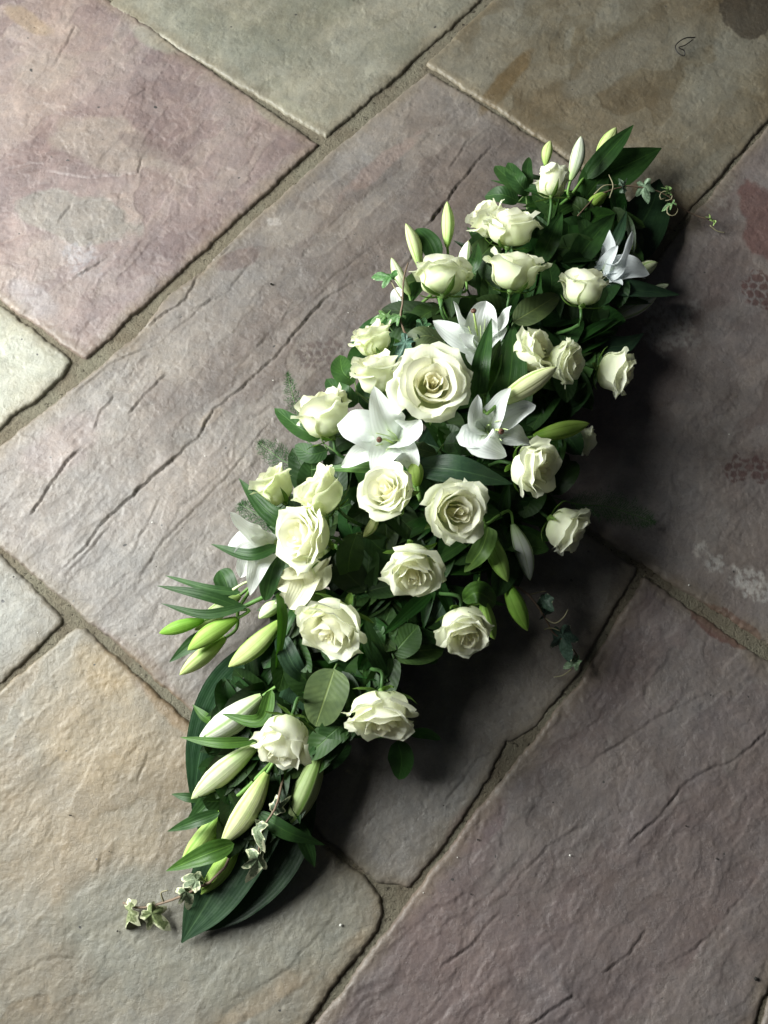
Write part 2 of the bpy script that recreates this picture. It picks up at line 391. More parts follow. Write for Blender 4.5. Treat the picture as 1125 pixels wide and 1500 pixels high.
STONES = [  # outline in photo pixels, colours low/mid/high, terrace mm, tilt/height mm, seed
    ([(462,211),(124,523),(0,434),(-330,196),(-60,-152),(150,-4)], ((.215,.165,.165),(.29,.232,.228),(.34,.285,.27)), 3.4, .8, 1, .8),
    ([(163,6),(478,197),(600,90),(745,-42),(440,-255)], ((.25,.25,.205),(.32,.315,.265),(.37,.365,.31)), 1.6, .4, 2, .8),
    ([(629,92),(800,203),(985,332),(1125,172),(1460,-190),(1150,-460),(800,-70)], ((.165,.135,.09),(.225,.20,.15),(.27,.255,.21)), 1.8, .2, 3, .8),
    ([(629,107),(800,214),(972,341),(640,752),(354,1106),(180,945),(0,797),(-75,728),(0,655),(140,545),(215,482),(240,442),(300,397),(350,345),(480,229)], ((.198,.170,.160),(.262,.236,.222),(.306,.282,.266)), 2.8, .0, 4, .34),
    ([(364,1120),(717,693),(930,832),(842,985),(784,1062),(740,1085),(690,1175),(640,1245),(598,1298),(555,1288),(480,1224)], ((.20,.185,.17),(.245,.23,.215),(.275,.262,.25)), .9, -.6, 5, .5),
    ([(724,683),(992,350),(1125,188),(1470,-170),(1800,300),(1500,1195),(1125,937),(948,824)], ((.20,.165,.16),(.255,.225,.22),(.30,.275,.27)), 2.0, .1, 6, .7),
    ([(946,851),(1125,972),(1520,1240),(1210,1340),(1140,1400),(1108,1480),(1060,1640),(1000,1950),(100,1950),(472,1498),(613,1312),(735,1150),(855,1000)], ((.200,.164,.165),(.228,.194,.194),(.254,.226,.222)), 3.2, .6, 7, .5),
    ([(-300,240),(0,451),(90,520),(98,531),(90,546),(48,586),(20,604),(0,623),(-330,900)], ((.38,.39,.33),(.47,.48,.42),(.54,.55,.50)), .9, .9, 8, .8),
    ([(-100,735),(0,818),(87,905),(86,914),(0,996),(-330,1290),(-430,1000)], ((.20,.19,.165),(.26,.25,.225),(.30,.295,.27)), .8, -.4, 9, .8),
    ([(110,923),(122,926),(285,1072),(470,1243),(530,1287),(552,1315),(556,1336),(542,1372),(500,1422),(440,1507),(60,1950),(-430,1950),(-430,1360),(0,1016)], ((.26,.225,.175),(.30,.282,.24),(.33,.32,.29)), 2.6, .3, 10, .8),
    ([(1220,1356),(1500,1262),(1600,1950),(1030,1950),(1085,1640),(1125,1490),(1152,1412)], ((.17,.14,.14),(.22,.19,.19),(.26,.235,.23)), 1.2, -.3, 11, .7),
    ([(-90,-170),(140,-12),(160,-25),(420,-270),(200,-480)], ((.20,.17,.12),(.27,.24,.18),(.32,.30,.24)), 1.0, -.3, 12, .8),
]
FLAGS = ['purple grey flag with smooth pale islands', 'pale greenish grey flag', 'brown flag fading to grey green', 'long pinkish grey flag crossed by split ledges',
         'grey flag under the spray', 'dark flag with white bloom and netted red stains', 'wide mauve flag with broken ledges', 'small whitish flag', 'plain grey flag',
         'tan flag fading to grey', 'dark narrow flag', 'brownish flag']
def px_of(P):
    """photo pixel of floor points"""
    rx, ry, rz = P[:, 0]-CAM[0], P[:, 1]-CAM[1], -CAM[2]
    cy, cz = ry*CT+rz*ST, -ry*ST+rz*CT
    return W/2-F*rx/cz, H/2+F*cy/cz
def stone_grid(poly, gs, fine):
    A, B = poly@E1, poly@E2
    a = np.arange(A.min()-.014, A.max()+.014, gs); b = np.arange(B.min()-.014, B.max()+.014, gs)
    AA, BB = np.meshgrid(a, b); AA, BB = AA.ravel(), BB.ravel()
    P = AA[:, None]*E1 + BB[:, None]*E2
    qx, qy = px_of(P); m = 26 if fine else 12
    inn = (qx > -m) & (qx < W+m) & (qy > -m) & (qy < H+m)
    keep = inn if fine else ~inn
    keep[keep] = poly_sd(P[keep], poly) > -.016
    idx = -np.ones(len(P), int); idx[keep] = np.arange(keep.sum())
    Q = idx[grid_q(len(b), len(a))]; Q = Q[(Q >= 0).all(1)]
    return P[keep], AA[keep], BB[keep], Q
def build_stone(k, outline, cols, terr, dz, seed, aniso):
    poly = fl(outline)
    Pf, Af, Bf, Qf = stone_grid(poly, .0021, True); Pc, Ac, Bc, Qc = stone_grid(poly, .0062, False)
    P = np.vstack([Pf, Pc]); AA, BB = np.r_[Af, Ac], np.r_[Bf, Bc]; Q = np.vstack([Qf, Qc+len(Pf)])
    low = np.r_[np.zeros(len(Pf)), np.full(len(Pc), .0010)]
    x, y = P[:, 0], P[:, 1]
    sd = .0056 + poly_sd(P, poly) + .0040*fbm(x*22, y*22, seed*31, 3) + .0020*fbm(x*110, y*110, seed*37, 2)
    wx, wy = .03*fbm(x*9, y*9, seed+100, 3), .03*fbm(x*9, y*9, seed+200, 3)
    n = fbm((AA+wx)*4*aniso, (BB+wy)*7, seed*13, 4, .5)
    q = n*5.0; f = q-np.floor(q)
    z = terr*.001*.25*(np.floor(q)+sstep(.93, 1.0, f)+.25*f)
    n2 = fbm((AA+wy)*14*aniso, (BB+wx)*26, seed*19, 3, .55); q2 = n2*3.0; f2 = q2-np.floor(q2)
    z += terr*.001*.11*(np.floor(q2)+sstep(.88, 1.0, f2))
    z += .0024*fbm(x*4, y*4, seed*7, 3) + .00036*fbm(x*45, y*45, seed*11, 3, .6) + .00036*fbm(x*130, y*130, seed*12, 2, .6)
    rp = 1-np.abs(gnoise((AA+wx*.7)*3.2, (BB+wy*.5)*34, seed*23)+.35*gnoise((AA+wx)*9, (BB+wy)*80, seed*29))
    pat = sstep(-.15, .35, fbm(x*5, y*5, seed*59, 3))
    z += (.0006 if aniso < .6 else .0002)*pat*np.clip(rp, 0, 1)**5
    ch = fbm(x*16+3*wx, y*16, seed*61, 5, .62); z -= .0006*sstep(.16, .20, ch)*sstep(.5, .16, ch)   # shallow flaked patches
    for line, st, reach in LED:
        lo_, hi_ = line.min(0)-.1, line.max(0)+.1
        m = (x > lo_[0]) & (x < hi_[0]) & (y > lo_[1]) & (y < hi_[1])
        if not m.any(): continue
        d, fr = line_sd(P[m], line)
        d = d + .0045*fbm(x[m]*40, y[m]*40, 77, 4, .6)
        tp = sstep(0, .12, fr)*sstep(1, .88, fr)*(.65+.5*gnoise(x[m]*25, y[m]*25, 78))
        z[m] += tp*(st*sstep(-.0008, .0010, d)*np.exp(-np.clip(d, 0, 1)/reach) - .8*st*np.exp(-((d+.0014)/.0013)**2))
    z += dz*.001-low
    z = np.clip(z, -.0035, .0075) - .0020*sstep(.008, .0, sd) - .034*np.clip((.0022-sd)/.010, 0, 2)**1.15
    # colour of the rock itself
    c0, c1, c2 = (np.array(c) for c in cols)
    t = fbm((AA+2*wx)*3.2*max(aniso, .45), (BB+2*wy)*5, seed*41, 5, .55)
    lay = (np.floor(q)+sstep(.93, 1.0, f))*.22      # each split layer has its own tone
    g = np.clip(sstep(-.45, .45, t)+.20*np.sin(lay*11+seed), 0, 1)[:, None]
    col = np.where(g < .5, c0+(c1-c0)*g*2, c1+(c2-c1)*(g*2-1))
    t2 = fbm(x*28, y*28, seed*43, 4, .6)[:, None]
    col = col*(1+.24*t2)
    hue = fbm(x*6, y*6, seed*47, 3)[:, None]
    col = col*(1+hue*np.array((.06, .0, -.06)))
    for kind, ar, sc_, st in STAINS:
        cc = pix(ar[0], ar[1])[:2]
        rr = max(ar[2], ar[3])*.0022
        if abs(P-cc).max(1).min() > rr: continue
        if kind == 'hex': w = hexstain(P, *ar)
        elif kind == 'blob': w = blob(P, *ar)
        else:
            w = blob(P, ar[0], ar[1], ar[2], ar[3], ar[4], ar[5], 22., 1.9, .8)
            w = w*sstep(-.05, .35, fbm(x*110, y*110, ar[4]+60, 4, .7)+.25*w)
        col = col + (np.array(sc_)-col)*(w*st)[:, None]
    dirt = sstep(.030, .0, sd+.016*fbm(x*18, y*18, seed*53, 3))[:, None]
    col = col + (np.array((.25, .205, .14))-col)*dirt*.45
    gr = col.mean(1, keepdims=True); col = (gr + (col-gr)*1.08)*np.array((.55, .537, .523))
    V = np.c_[P, z]
    me = mesh_np('flagstone', V, Q)
    ca = me.color_attributes.new('Col', 'FLOAT_COLOR', 'POINT')
    ca.data.foreach_set('color', np.c_[np.clip(col, .01, .9), np.ones(len(col))].astype(np.float32).ravel())
    me.materials.append(M['stone'])
    o = bpy.data.objects.new('flagstone', me); COL.objects.link(o); o.parent = mort
    o['label'] = FLAGS[k]; o['_o'] = (0., 0., 0.); ALL.append(o)
for k, s in enumerate(STONES): build_stone(k, *s)

# ================================================================== FLORAL GEOMETRY
def unit(v):
    v = np.asarray(v, float); return v/(np.linalg.norm(v)+1e-12)
def spline(P, n):
    """Catmull-Rom through the control points, n samples"""
    P = np.asarray(P, float)
    if len(P) == 2: P = np.array([P[0], (P[0]+P[1])/2, P[1]])
    E = np.vstack([2*P[0]-P[1], P, 2*P[-1]-P[-2]])
    m = len(P)-1; t = np.linspace(0, m-1e-9, n); i = t.astype(int); f = (t-i)[:, None]
    p0, p1, p2, p3 = E[i], E[i+1], E[i+2], E[i+3]
    return .5*((2*p1)+(-p0+p2)*f+(2*p0-5*p1+4*p2-p3)*f*f+(-p0+3*p1-3*p2+p3)*f**3)
PROF = dict(lance=(.55, .95), strap=(.35, .75), ovate=(.50, .62), round=(.5, .42), tepal=(.66, .80), wide=(.75, .72), aspi=(.60, 1.0))
def blade(parent, name, P, width, mat, color, prof='lance', fold=.22, wave=.0, wk=2.5, roll=0., up=(0, 0, 1), cup=0.0,
          nu=7, nv=17, serr=0.0, seed=0, curl_edge=0.0):
    r = random.Random(seed)
    C = spline(P, nv); T = np.gradient(C, axis=0); T /= np.linalg.norm(T, axis=1)[:, None]+1e-12
    S = np.cross(T, np.asarray(up, float)); S /= np.linalg.norm(S, axis=1)[:, None]+1e-9
    N = np.cross(S, T)
    if roll:
        c, s = math.cos(roll), math.sin(roll); S, N = S*c+N*s, N*c-S*s
    v = np.linspace(0, 1, nv); a, b = PROF[prof]
    w = np.clip(v, 1e-4, 1)**a*np.clip(1-v, 1e-5, 1)**b; w = w/w.max()*width*.5
    w = np.maximum(w, width*.012)
    u = np.linspace(-1, 1, nu)
    V, Uv = np.broadcast_to(v[:, None], (nv, nu)), np.broadcast_to(u, (nv, nu))
    ww = w[:, None]*np.ones((1, nu))
    if serr: ww = ww*(1+serr*((V*22) % 1.0-.5)*(np.abs(Uv) > .99))
    ph = r.uniform(0, 6.28); ph2 = r.uniform(0, 6.28)
    off = np.abs(Uv)*ww*math.tan(fold) + cup*ww*Uv**2
    off = off + wave*width*np.abs(Uv)**1.6*np.sin(2*np.pi*wk*V+ph+np.where(Uv > 0, ph2, 0.))*np.sin(np.pi*V)**.5
    off = off - curl_edge*width*np.clip(np.abs(Uv)-.6, 0, 1)**1.5
    side = Uv*ww*math.cos(fold)*(1+.03*np.sin(9*V+ph))
    G = C[:, None, :]+S[:, None, :]*side[..., None]+N[:, None, :]*off[..., None]
    return part(name, G.reshape(-1, 3), grid_q(nv, nu), mat, parent, np.stack([Uv.ravel(), V.ravel()], 1), color)
def tube(parent, name, P, r0, r1, color, mat=None, n=9, k=6):
    C = spline(P, n); T = np.gradient(C, axis=0); T /= np.linalg.norm(T, axis=1)[:, None]+1e-12
    ref = np.array((.31, .17, .93)); S = np.cross(T, ref); S /= np.linalg.norm(S, axis=1)[:, None]+1e-9; N = np.cross(S, T)
    a = np.arange(k)/k*2*np.pi; rr = np.linspace(r0, r1, n)[:, None, None]
    G = C[:, None, :]+rr*(np.cos(a)[None, :, None]*S[:, None, :]+np.sin(a)[None, :, None]*N[:, None, :])
    V = G.reshape(-1, 3); Q = grid_q(n, k, True)
    V = np.vstack([V, C[0], C[-1]]); c0, c1 = n*k, n*k+1
    j = np.arange(k); j2 = (j+1) % k
    cap = np.vstack([np.stack([j2, j, np.full(k, c0), np.full(k, c0)], 1), np.stack([(n-1)*k+j, (n-1)*k+j2, np.full(k, c1), np.full(k, c1)], 1)])
    me_o = np.array(parent['_o']) if parent is not None else np.zeros(3)
    me = bpy.data.meshes.new(name)
    me.from_pydata((V-me_o).tolist(), [], [tuple(q) for q in Q.tolist()]+[tuple(q[:3]) for q in cap.tolist()])
    me.polygons.foreach_set('use_smooth', np.ones(len(me.polygons), bool)); me.update()
    me.materials.append(mat or M['stem'])
    ob = bpy.data.objects.new(name, me); COL.objects.link(ob); ob.color = (*color, 1)
    ob['_o'] = tuple(float(c) for c in me_o)
    if parent is not None: ob.parent = parent
    ALL.append(ob)
    return ob
def frame(axis, roll=0.0):
    z = unit(axis); x = np.cross((.37, .91, .2), z); x = unit(x); y = np.cross(z, x)
    c, s = math.cos(roll), math.sin(roll)
    return np.stack([x*c+y*s, y*c-x*s, z])           # rows: local axes in world
def revolve(parent, name, prof, origin, axis, mat, color, k=12):
    """closed lathe: prof list of (r, h) along axis"""
    R = frame(axis); a = np.arange(k)/k*2*np.pi
    pr = np.array(prof); n = len(pr)
    L = np.stack([pr[:, :1]*np.cos(a), pr[:, :1]*np.sin(a), pr[:, 1:]*np.ones(k)], -1).reshape(-1, 3)
    uv = np.stack([np.tile(a/np.pi-1, n), np.repeat(np.linspace(0, 1, n), k)], 1)
    return part(name, L@R+origin, grid_q(n, k, True), mat, parent, uv, color)

# spray outline, dome height, foam
AXC, AXV = np.array((605., 775.)), np.array((338., -588.)); AXL = np.hypot(*AXV)
def ts(x, y):
    d = np.array((x, y), float)-AXC
    return float(d@AXV/AXL**2), float((d[0]*AXV[1]-d[1]*AXV[0])/AXL/235.)
def dome(x, y):
    t, s = ts(x, y)
    return .030+.165*max(0., 1-abs(t)**2.2)**.75*max(0.04, 1-abs(s)**2.0)**.6
def foam_pt(x, y, z=.055):
    t, s = ts(x, y); t = max(-.44, min(.53, t*.72))
    p = pix(*(AXC+AXV*t), z); q = pix(x, y, z)
    d = q-p; L = np.linalg.norm(d); return p+d/(L+1e-9)*min(L, .03)
F0, F1 = pix(*(AXC-AXV*.46), .03), pix(*(AXC+AXV*.55), .03)
def foam():
    e = thing('floral_foam_tray', 'dark green wet foam block in a plastic tray hidden beneath the flowers', 'foam tray', (float((F0[0]+F1[0])/2), float((F0[1]+F1[1])/2), 0.003))
    ax = unit(F1-F0); sd = np.cross((0, 0, 1), ax); c = (F0+F1)/2; L = np.linalg.norm(F1-F0)/2
    def box(name, hl, hw, z0, z1, mat, flare=1.0, amp=.0):
        n = 24; V = []; ring = []
        for t in np.linspace(-1, 1, n):
            for (q, zz, fl_) in ((-1, z0, 1/flare), (-1, z1, 1), (-.86, z1+.006, 1), (0, z1+.008, 1), (.86, z1+.006, 1), (1, z1, 1), (1, z0, 1/flare)):
                k = (1-abs(t)**8*.25)
                V.append(c+ax*hl*t+sd*hw*q*k*fl_+np.array((0, 0, 1))*((zz-c[2])+amp*RNG.uniform(-1, 1)))
        V = np.array(V); Q = grid_q(n, 7, True)
        cap = [list(range(6, -1, -1)), list(range((n-1)*7, n*7))]
        me = bpy.data.meshes.new(name); me.from_pydata((V-np.array(e['_o'])).tolist(), [], Q.tolist()+cap); me.materials.append(mat); me.update()
        o = bpy.data.objects.new(name, me); COL.objects.link(o); o.parent = e; ALL.append(o)
    box('tray', L+.012, .062, .003, .022, M['tray'], 1.15)
    box('foam_block', L, .052, .0225, .082, M['foam'], 1.0, .0015)
foam()

# ------------------------------------------------------------------ roses
def petal(parent, R, o, S, r, Rs, Zs, Lu, thb, thc, phi, hw, ruff, color, tip=.06, nu=11, n1=4, n2=10, lean=0.):
    u = np.linspace(-1, 1, nu)[None, :]
    t = np.linspace(0, 1, n1+1)[:-1, None]
    r1 = .05+(Rs-.05)*np.sin(np.pi*t/2)*np.ones_like(u); z1 = Zs*(1-np.cos(np.pi*t/2))*np.ones_like(u)
    s = np.linspace(0, 1, n2)[:, None]
    tipo = r.uniform(-.12, .12)
    Le = Lu*(1-.26*np.abs(u)**2.6+tip*np.exp(-((u-tipo)/.16)**2)+.025*np.sin(5*u+r.uniform(0, 6)))
    c_u = 1-.45*np.exp(-((u-tipo)/.22)**2)+r.uniform(-.25, .35)*u
    th = np.radians(90+(thb-90)*sstep(0, .55, s)+(thc-thb)*c_u*sstep(.50, 1.0, s)**1.25)
    ds = Le/(n2-1)
    r2 = Rs+np.cumsum(np.cos(th)*ds, 0)-np.cos(th[0])*ds
    z2 = Zs+np.cumsum(np.sin(th)*ds, 0)-np.sin(th[0])*ds
    rr, zz = np.vstack([r1, r2]), np.vstack([z1, z2])
    sv = np.vstack([np.zeros_like(t), s]); vv = np.vstack([t*.3, .3+.7*s])
    p1, p2, p3 = (r.uniform(0, 6.28) for _ in range(3))
    wob = (np.sin(4.3*u+p1)+.7*np.sin(8.5*u+p2)+.45*np.sin(14*u+p3))
    rr = rr+ruff*sv**2.2*wob; zz = zz+ruff*.55*sv**2.2*np.sin(6*u+p3)
    rr = rr*(1+.055*u)+.05*Rs*np.clip(np.abs(u)-.7, 0, 1)/.3*sv
    rr = rr*(1+.025*np.sin(3*np.pi*vv+p2)*np.cos(2*u+p1))
    ang = phi+u*hw*(.55+.45*sstep(0, .6, vv))
    L = np.stack([rr*np.cos(ang)+lean*zz, rr*np.sin(ang), zz], -1).reshape(-1, 3)
    uv = np.stack([np.broadcast_to(u, rr.shape).ravel(), np.broadcast_to(vv, rr.shape).ravel()], 1)
    return part('petal', (L*S)@R+o, grid_q(rr.shape[0], nu), M['petal'], parent, uv, color)
IVORY, CREAM, LIME = np.array((.91, .915, .79)), np.array((.92, .88, .67)), np.array((.78, .85, .52))
def rose(x, y, d, dirx, diry, elev, opn, label, lime=.3, z=None, seed=0, sepals=3, tall=1.0):
    r = random.Random(seed*77+5)
    zc = z if z is not None else dome(x, y)+.035
    S = d*.5*mpp(zc)*1.10
    el = math.radians(elev-(0 if elev > 60 else 12)); n = math.hypot(dirx, diry) or 1
    ax = unit((dirx/n*math.cos(el), -diry/n*math.cos(el), math.sin(el)))
    c = pix(x, y, zc); o = c-ax*S*.80*tall
    foot = foam_pt(x, y)
    e = thing('white_rose', label, 'rose', tuple(foot), 'white roses in the funeral spray')
    R = frame(ax, r.uniform(0, 6.28)); R = R*np.array([[1.], [1.], [tall]])
    ph = r.uniform(0, 6.28); G = 2.399
    J = lambda a: r.uniform(-a, a)
    def col(g, yel, w=0.):
        k = IVORY*(1-g)+LIME*g; k = k*(1-yel)+CREAM*yel
        return tuple(np.clip(k*(1+J(.03)), 0, .93))
    cup = opn
    h = 1.0-opn                 # closed roses are tall and wrapped, open ones lower and reflexed
    for k in range(5):       # furled heart
        petal(e, R, o, S, r, .05+.045*k, .18, 1.10-.10*opn+.02*k+J(.03), 95-k+J(3), 88-12*opn+J(8), ph+k*G, 1.8-.1*k, .012, col(0, .45+.35*opn), .03)
    for k in range(5):       # swirl
        f = k/4
        petal(e, R, o, S, r, .30+.062*k, .26+.03*k, 1.02-.10*opn+.01*f+J(.06), 101-9*opn-5*f+J(4), 82-26*opn-14*f+J(14), ph+1+k*G+J(.2), 1.45-.05*k, .024, col(.06*lime, .24-.16*f+.2*opn), .06)
    no = 5
    for k in range(no):      # shoulder petals, broad and wrapped
        f = k/(no-1)
        petal(e, R, o, S, r, .60+.028*k, .40, .96-.12*opn-.04*f+J(.10), 102-18*opn-7*f+J(4), 66-40*opn-34*f+J(26), ph+2+k*G+J(.25), 1.25-.04*k+J(.12), .040+.014*opn, col(.30*lime+.12*f*lime, .06), .08)
    ng = 3+int(round(2*opn))
    for k in range(ng):      # guard petals, reflexed and greenish
        petal(e, R, o, S, r, .73+.02*k, .40+J(.04), .72-.1*opn+J(.14), 88-28*opn+J(9), 20-62*opn+J(34), ph+k*6.283/ng+J(.35), .86+J(.2), .062, col(min(1, .75*lime+.08+J(.1)), .03), .10)
    revolve(e, 'calyx', [(.001, -.17), (.07, -.16), (.125, -.09), (.13, -.01), (.11, .03), (.05, .05)], o, ax, M['stem'], (.13, .22, .06), 10)
    bpy_c = ALL[-1]
    me = bpy_c.data; co = np.empty(len(me.vertices)*3, np.float32); me.vertices.foreach_get('co', co)
    co = co.reshape(-1, 3); oo = o-np.array(e['_o']); me.vertices.foreach_set('co', ((co-oo)*S+oo).astype(np.float32).ravel()); me.update()
    for k in range(5):
        a = ph+k*1.2566; q = np.array((math.cos(a), math.sin(a), 0))
        dr = r.uniform(-.25, .5)
        L = np.array([q*.10+(0, 0, -.08), q*.45+(0, 0, -.08-dr*.1), q*.80+(0, 0, .06-dr*.4), q*1.0+(0, 0, .28-dr)])
        blade(e, 'sepal', (L*S)@R+o, S*.24, M['ovate'], (.10, .19, .05), 'lance', .3, .04, nu=5, nv=9, seed=k+seed, up=ax)
    st = o-ax*S*.16
    mid = st-ax*.022; mid2 = mid*.55+foot*.45; mid2[2] = min(mid2[2], foot[2]+.35*max(0, mid[2]-foot[2]))
    tube(e, 'stem', [st, mid, mid2, foot-np.array((0, 0, .012))], .0025, .0030, (.045, .105, .028), n=10)
    return e

ROSES = [
 (808,265,58,.05,-1,24,.10,'small rosebud lying with its green calyx showing beside a white lily bud',.35,1.05),
 (714,318,66,-.8,-.6,40,.25,'ivory rose half hidden behind a fuller twin, beside dark oval leaves',.5,1.05),
 (748,328,80,.1,-.9,50,.40,'globe-shaped ivory rose covering part of a twin behind it',.4,1.0),
 (754,391,84,.15,-.9,42,.70,'pale green-tinged rose with ragged outer petals above a grey-green leaf',.6,1.0),
 (648,402,84,.0,-1,25,.75,'cupped rose on an upright stem with a drooping petal between pale lily buds',.5,.9),
 (856,416,70,.1,-1,42,.40,'ivory rose in front of the lily bloom with narrow ribbed petals',.3,1.1),
 (545,494,64,-.5,-.9,36,.45,'greenish rose tucked behind another rose next to green ivy leaves',.9,1.0),
 (553,541,78,-.35,-.8,46,.40,'cream rose between the largest open rose and the paving',.3,1.05),
 (634,563,104,.0,.12,80,1.0,'largest rose, wide open with a yellow heart, in the middle of the spray',.12,.85),
 (472,601,84,-.35,-.85,36,.40,'tall cream rose standing over the fern and a single oval leaf',.35,1.15),
 (397,711,68,-.65,-.75,30,.25,'lime-tinged rose leaning out over the feathery fern',.85,1.05),
 (466,720,78,-.75,-.55,40,.35,'yellow-green rose between a lime-tinged rose and an open rose below',.65,1.0),
 (441,786,88,-.75,.15,55,.80,'open white rose overhanging the half-open trumpet lily',.3,.95),
 (566,719,76,-.45,-.1,64,.70,'cream rose with a pale heart and a green bud lying on its side',.3,.95),
 (669,750,84,.3,.35,64,.70,'creamy rose with one big petal folded back, beside the broad ribbed leaf',.2,.95),
 (604,838,80,.05,.85,46,.55,'upright white rose with a loose curled petal over dark leaves',.15,1.05),
 (486,921,92,-.45,.8,42,.65,'ruffled white rose above the large toothed rose leaf',.2,.95),
 (414,1089,78,-.25,.9,32,.30,'smooth white rose among long lily buds',.15,1.1),
 (559,1051,92,.0,1,28,.65,'blocky white rose hanging over bare paving with a sepal on top',.2,.85),
 (681,925,74,.1,1,38,.50,'white rose with a green lily bud pressed to its side in shade',.2,1.0),
 (786,686,76,.7,.35,46,.45,'white rose with pointed petals under the opened lily',.25,1.05),
 (833,776,70,.8,.6,24,.35,'shaded rose reaching out over the dark paving',.2,1.0),
 (906,546,68,.85,.35,28,.35,'pale rose jutting out over paving beneath a dark glossy leaf',.2,1.05),
 (832,532,62,.8,.25,40,.75,'blown ivory rose with frayed petals behind the fat lily bud',.3,1.1),
 (784,514,68,.6,-.2,52,.50,'ivory rose partly covered by a dark upright lily leaf',.3,1.0),
 (858,645,42,.9,.2,12,.40,'small dim rose low behind a bright green lily bud',.3,1.0),
]
for i, (x, y, d, dx, dy, el, op, lab, lime, tall) in enumerate(ROSES):
    z = None
    if i == 25: z = .06
    if i == 21: z = .10
    if i == 8: z = .235
    if i == 6: z = .15
    if i == 1: z = .115
    rose(x, y, d, dx, dy, el, op, lab, lime, z, i+1, tall=tall)

# ------------------------------------------------------------------ lilies
WHITE, CREAMW, PALEG, GREEN, DGREEN = (.86, .89, .86), (.78, .77, .52), (.60, .68, .30), (.34, .50, .10), (.20, .34, .06)
LEAF, LEAFB, LEAFL, LEAFG = (.028, .080, .026), (.030, .072, .048), (.060, .150, .032), (.085, .130, .070)
def P3(pts): return np.array([pix(p[0], p[1], p[2]) for p in pts])
def bud(parent, b, t, w, zb, zt, color, seed=0, stalk=None, bend=.04):
    """closed lily bud from photo pixel b (stalk end) to t (tip), w pixels wide"""
    r = random.Random(seed*13+1)
    A, B = pix(*b, zb), pix(*t, zt); B = B+(B-A)*.03; L = np.linalg.norm(B-A); ax = (B-A)/L
    wr = w*.395*mpp((zb+zt)/2)
    up = unit(np.cross(ax, (r.uniform(-1, 1), r.uniform(-1, 1), .3)))
    R = frame(ax, r.uniform(0, 6.28))
    nv, nu = 16, 9; v = np.linspace(0, 1, nv)
    rad = np.interp(v, [0, .04, .12, .3, .5, .68, .82, .92, .97, 1], [.26, .40, .56, .86, 1.0, .90, .64, .37, .20, .03])*wr
    C = lambda vv: bend*L*np.sin(np.pi*vv)
    def shell(name, par, a0, half, off, k=nu, wrap=False):
        u = np.linspace(-1, 1, k, endpoint=not wrap)
        a = a0+u*half
        rr = rad[:, None]*(1+off-.10*np.abs(u)**3+.07*np.exp(-(u/.12)**2)*(not wrap))
        if not wrap: rr = rr*(1+.02*u)
        Lc = np.stack([rr*np.cos(a)+C(v)[:, None], rr*np.sin(a), np.broadcast_to(v[:, None]*L, rr.shape)], -1).reshape(-1, 3)
        uv = np.stack([np.tile(u, nv), np.repeat(v, k)], 1)
        cc = tuple(np.clip(np.array(color)*(1+r.uniform(-.06, .06)), 0, .85))
        return part(name, Lc@R+A, grid_q(nv, k, wrap), M['bud'], par, uv, cc)
    core = shell('bud', parent, 0, math.pi, -.05, 15, True)
    for k in range(3): shell('tepal', core, k*2.0944+.3, 1.09, .015)
    if stalk is not None:
        pts = [A+ax*.004, A-ax*.02]+[np.asarray(q, float) for q in stalk]
        tube(core, 'stalk', pts, .0022, .0026, (.14, .27, .06), n=9)
    return core
def lily(label, at, grp='white lily stems in the funeral spray'):
    f = foam_pt(*at); e = thing('white_lily', label, 'lily', tuple(f), grp); return e, f
def bloom(parent, centre, z, axis_pix, tepals, seed, colour=WHITE, pistil=None, foot=None):
    """open lily: centre pixel is the throat; each tepal (mid x, y, dz, tip x, y, dz, width px, roll)"""
    c = pix(*centre, z)
    b = pix(*axis_pix, z-.055)
    ax = unit(c-b)
    core = revolve(parent, 'flower', [(.001, -.002), (.005, .0), (.008, .012), (.011, .03), (.010, .034), (.002, .036)], b, ax, M['tepal'], (.55, .66, .30), 10)
    for k, (mx, my, mz, tx, ty, tz, w, roll) in enumerate(tepals):
        pts = [b+ax*.012, c*.75+b*.25, pix(mx, my, z+mz), pix(tx, ty, z+tz)]
        blade(core, 'tepal', pts, w*1.22*mpp(z), M['tepal'], tuple(np.array(colour)*(1-.02*(k % 3))), 'wide' if k % 2 == 0 else 'tepal', .16, .12, 2.4, math.radians(roll), nu=11, nv=24, seed=seed*10+k, cup=.25)
    if pistil:
        q = pix(pistil[0], pistil[1], z+pistil[2])
        pi_ = tube(core, 'pistil', [b+ax*.02, (c+q)/2, q], .0018, .0014, (.50, .66, .22), n=8)
        s = revolve(core, 'stigma', [(.001, -.002), (.0036, -.001), (.0042, .001), (.003, .003), (.001, .0034)], q, unit(q-c), M['stem'], (.10, .045, .03), 9)
        for k in range(5):
            a = k*1.2566+seed; dv = frame(unit(q-c))[0]*math.cos(a)+frame(unit(q-c))[1]*math.sin(a)
            tube(core, 'filament', [b+ax*.02, c+dv*.006, c+(q-c)*.72+dv*.014], .0010, .0006, (.58, .72, .34), n=6, k=5)
    if foot is not None:
        tube(core, 'stalk', [b+ax*.004, b-ax*.03, (b+foot)/2, foot], .0028, .0034, (.13, .26, .06), n=9)
    return core
def main_stem(e, f, pts):
    return tube(e, 'stem', [f-np.array((0, 0, .012)), *pts], .0042, .0030, (.10, .22, .05), n=10)
def lleaf(e, pts, w, color=LEAF, prof='lance', fold=.25, roll=0., wave=.02, seed=0, mat='lance', **kw):
    zs = np.mean([p[2] for p in pts])
    return blade(e, 'leaf', P3(pts), w*mpp(zs), M[mat], color, prof, fold, wave, 2.0, roll, seed=seed, **kw)

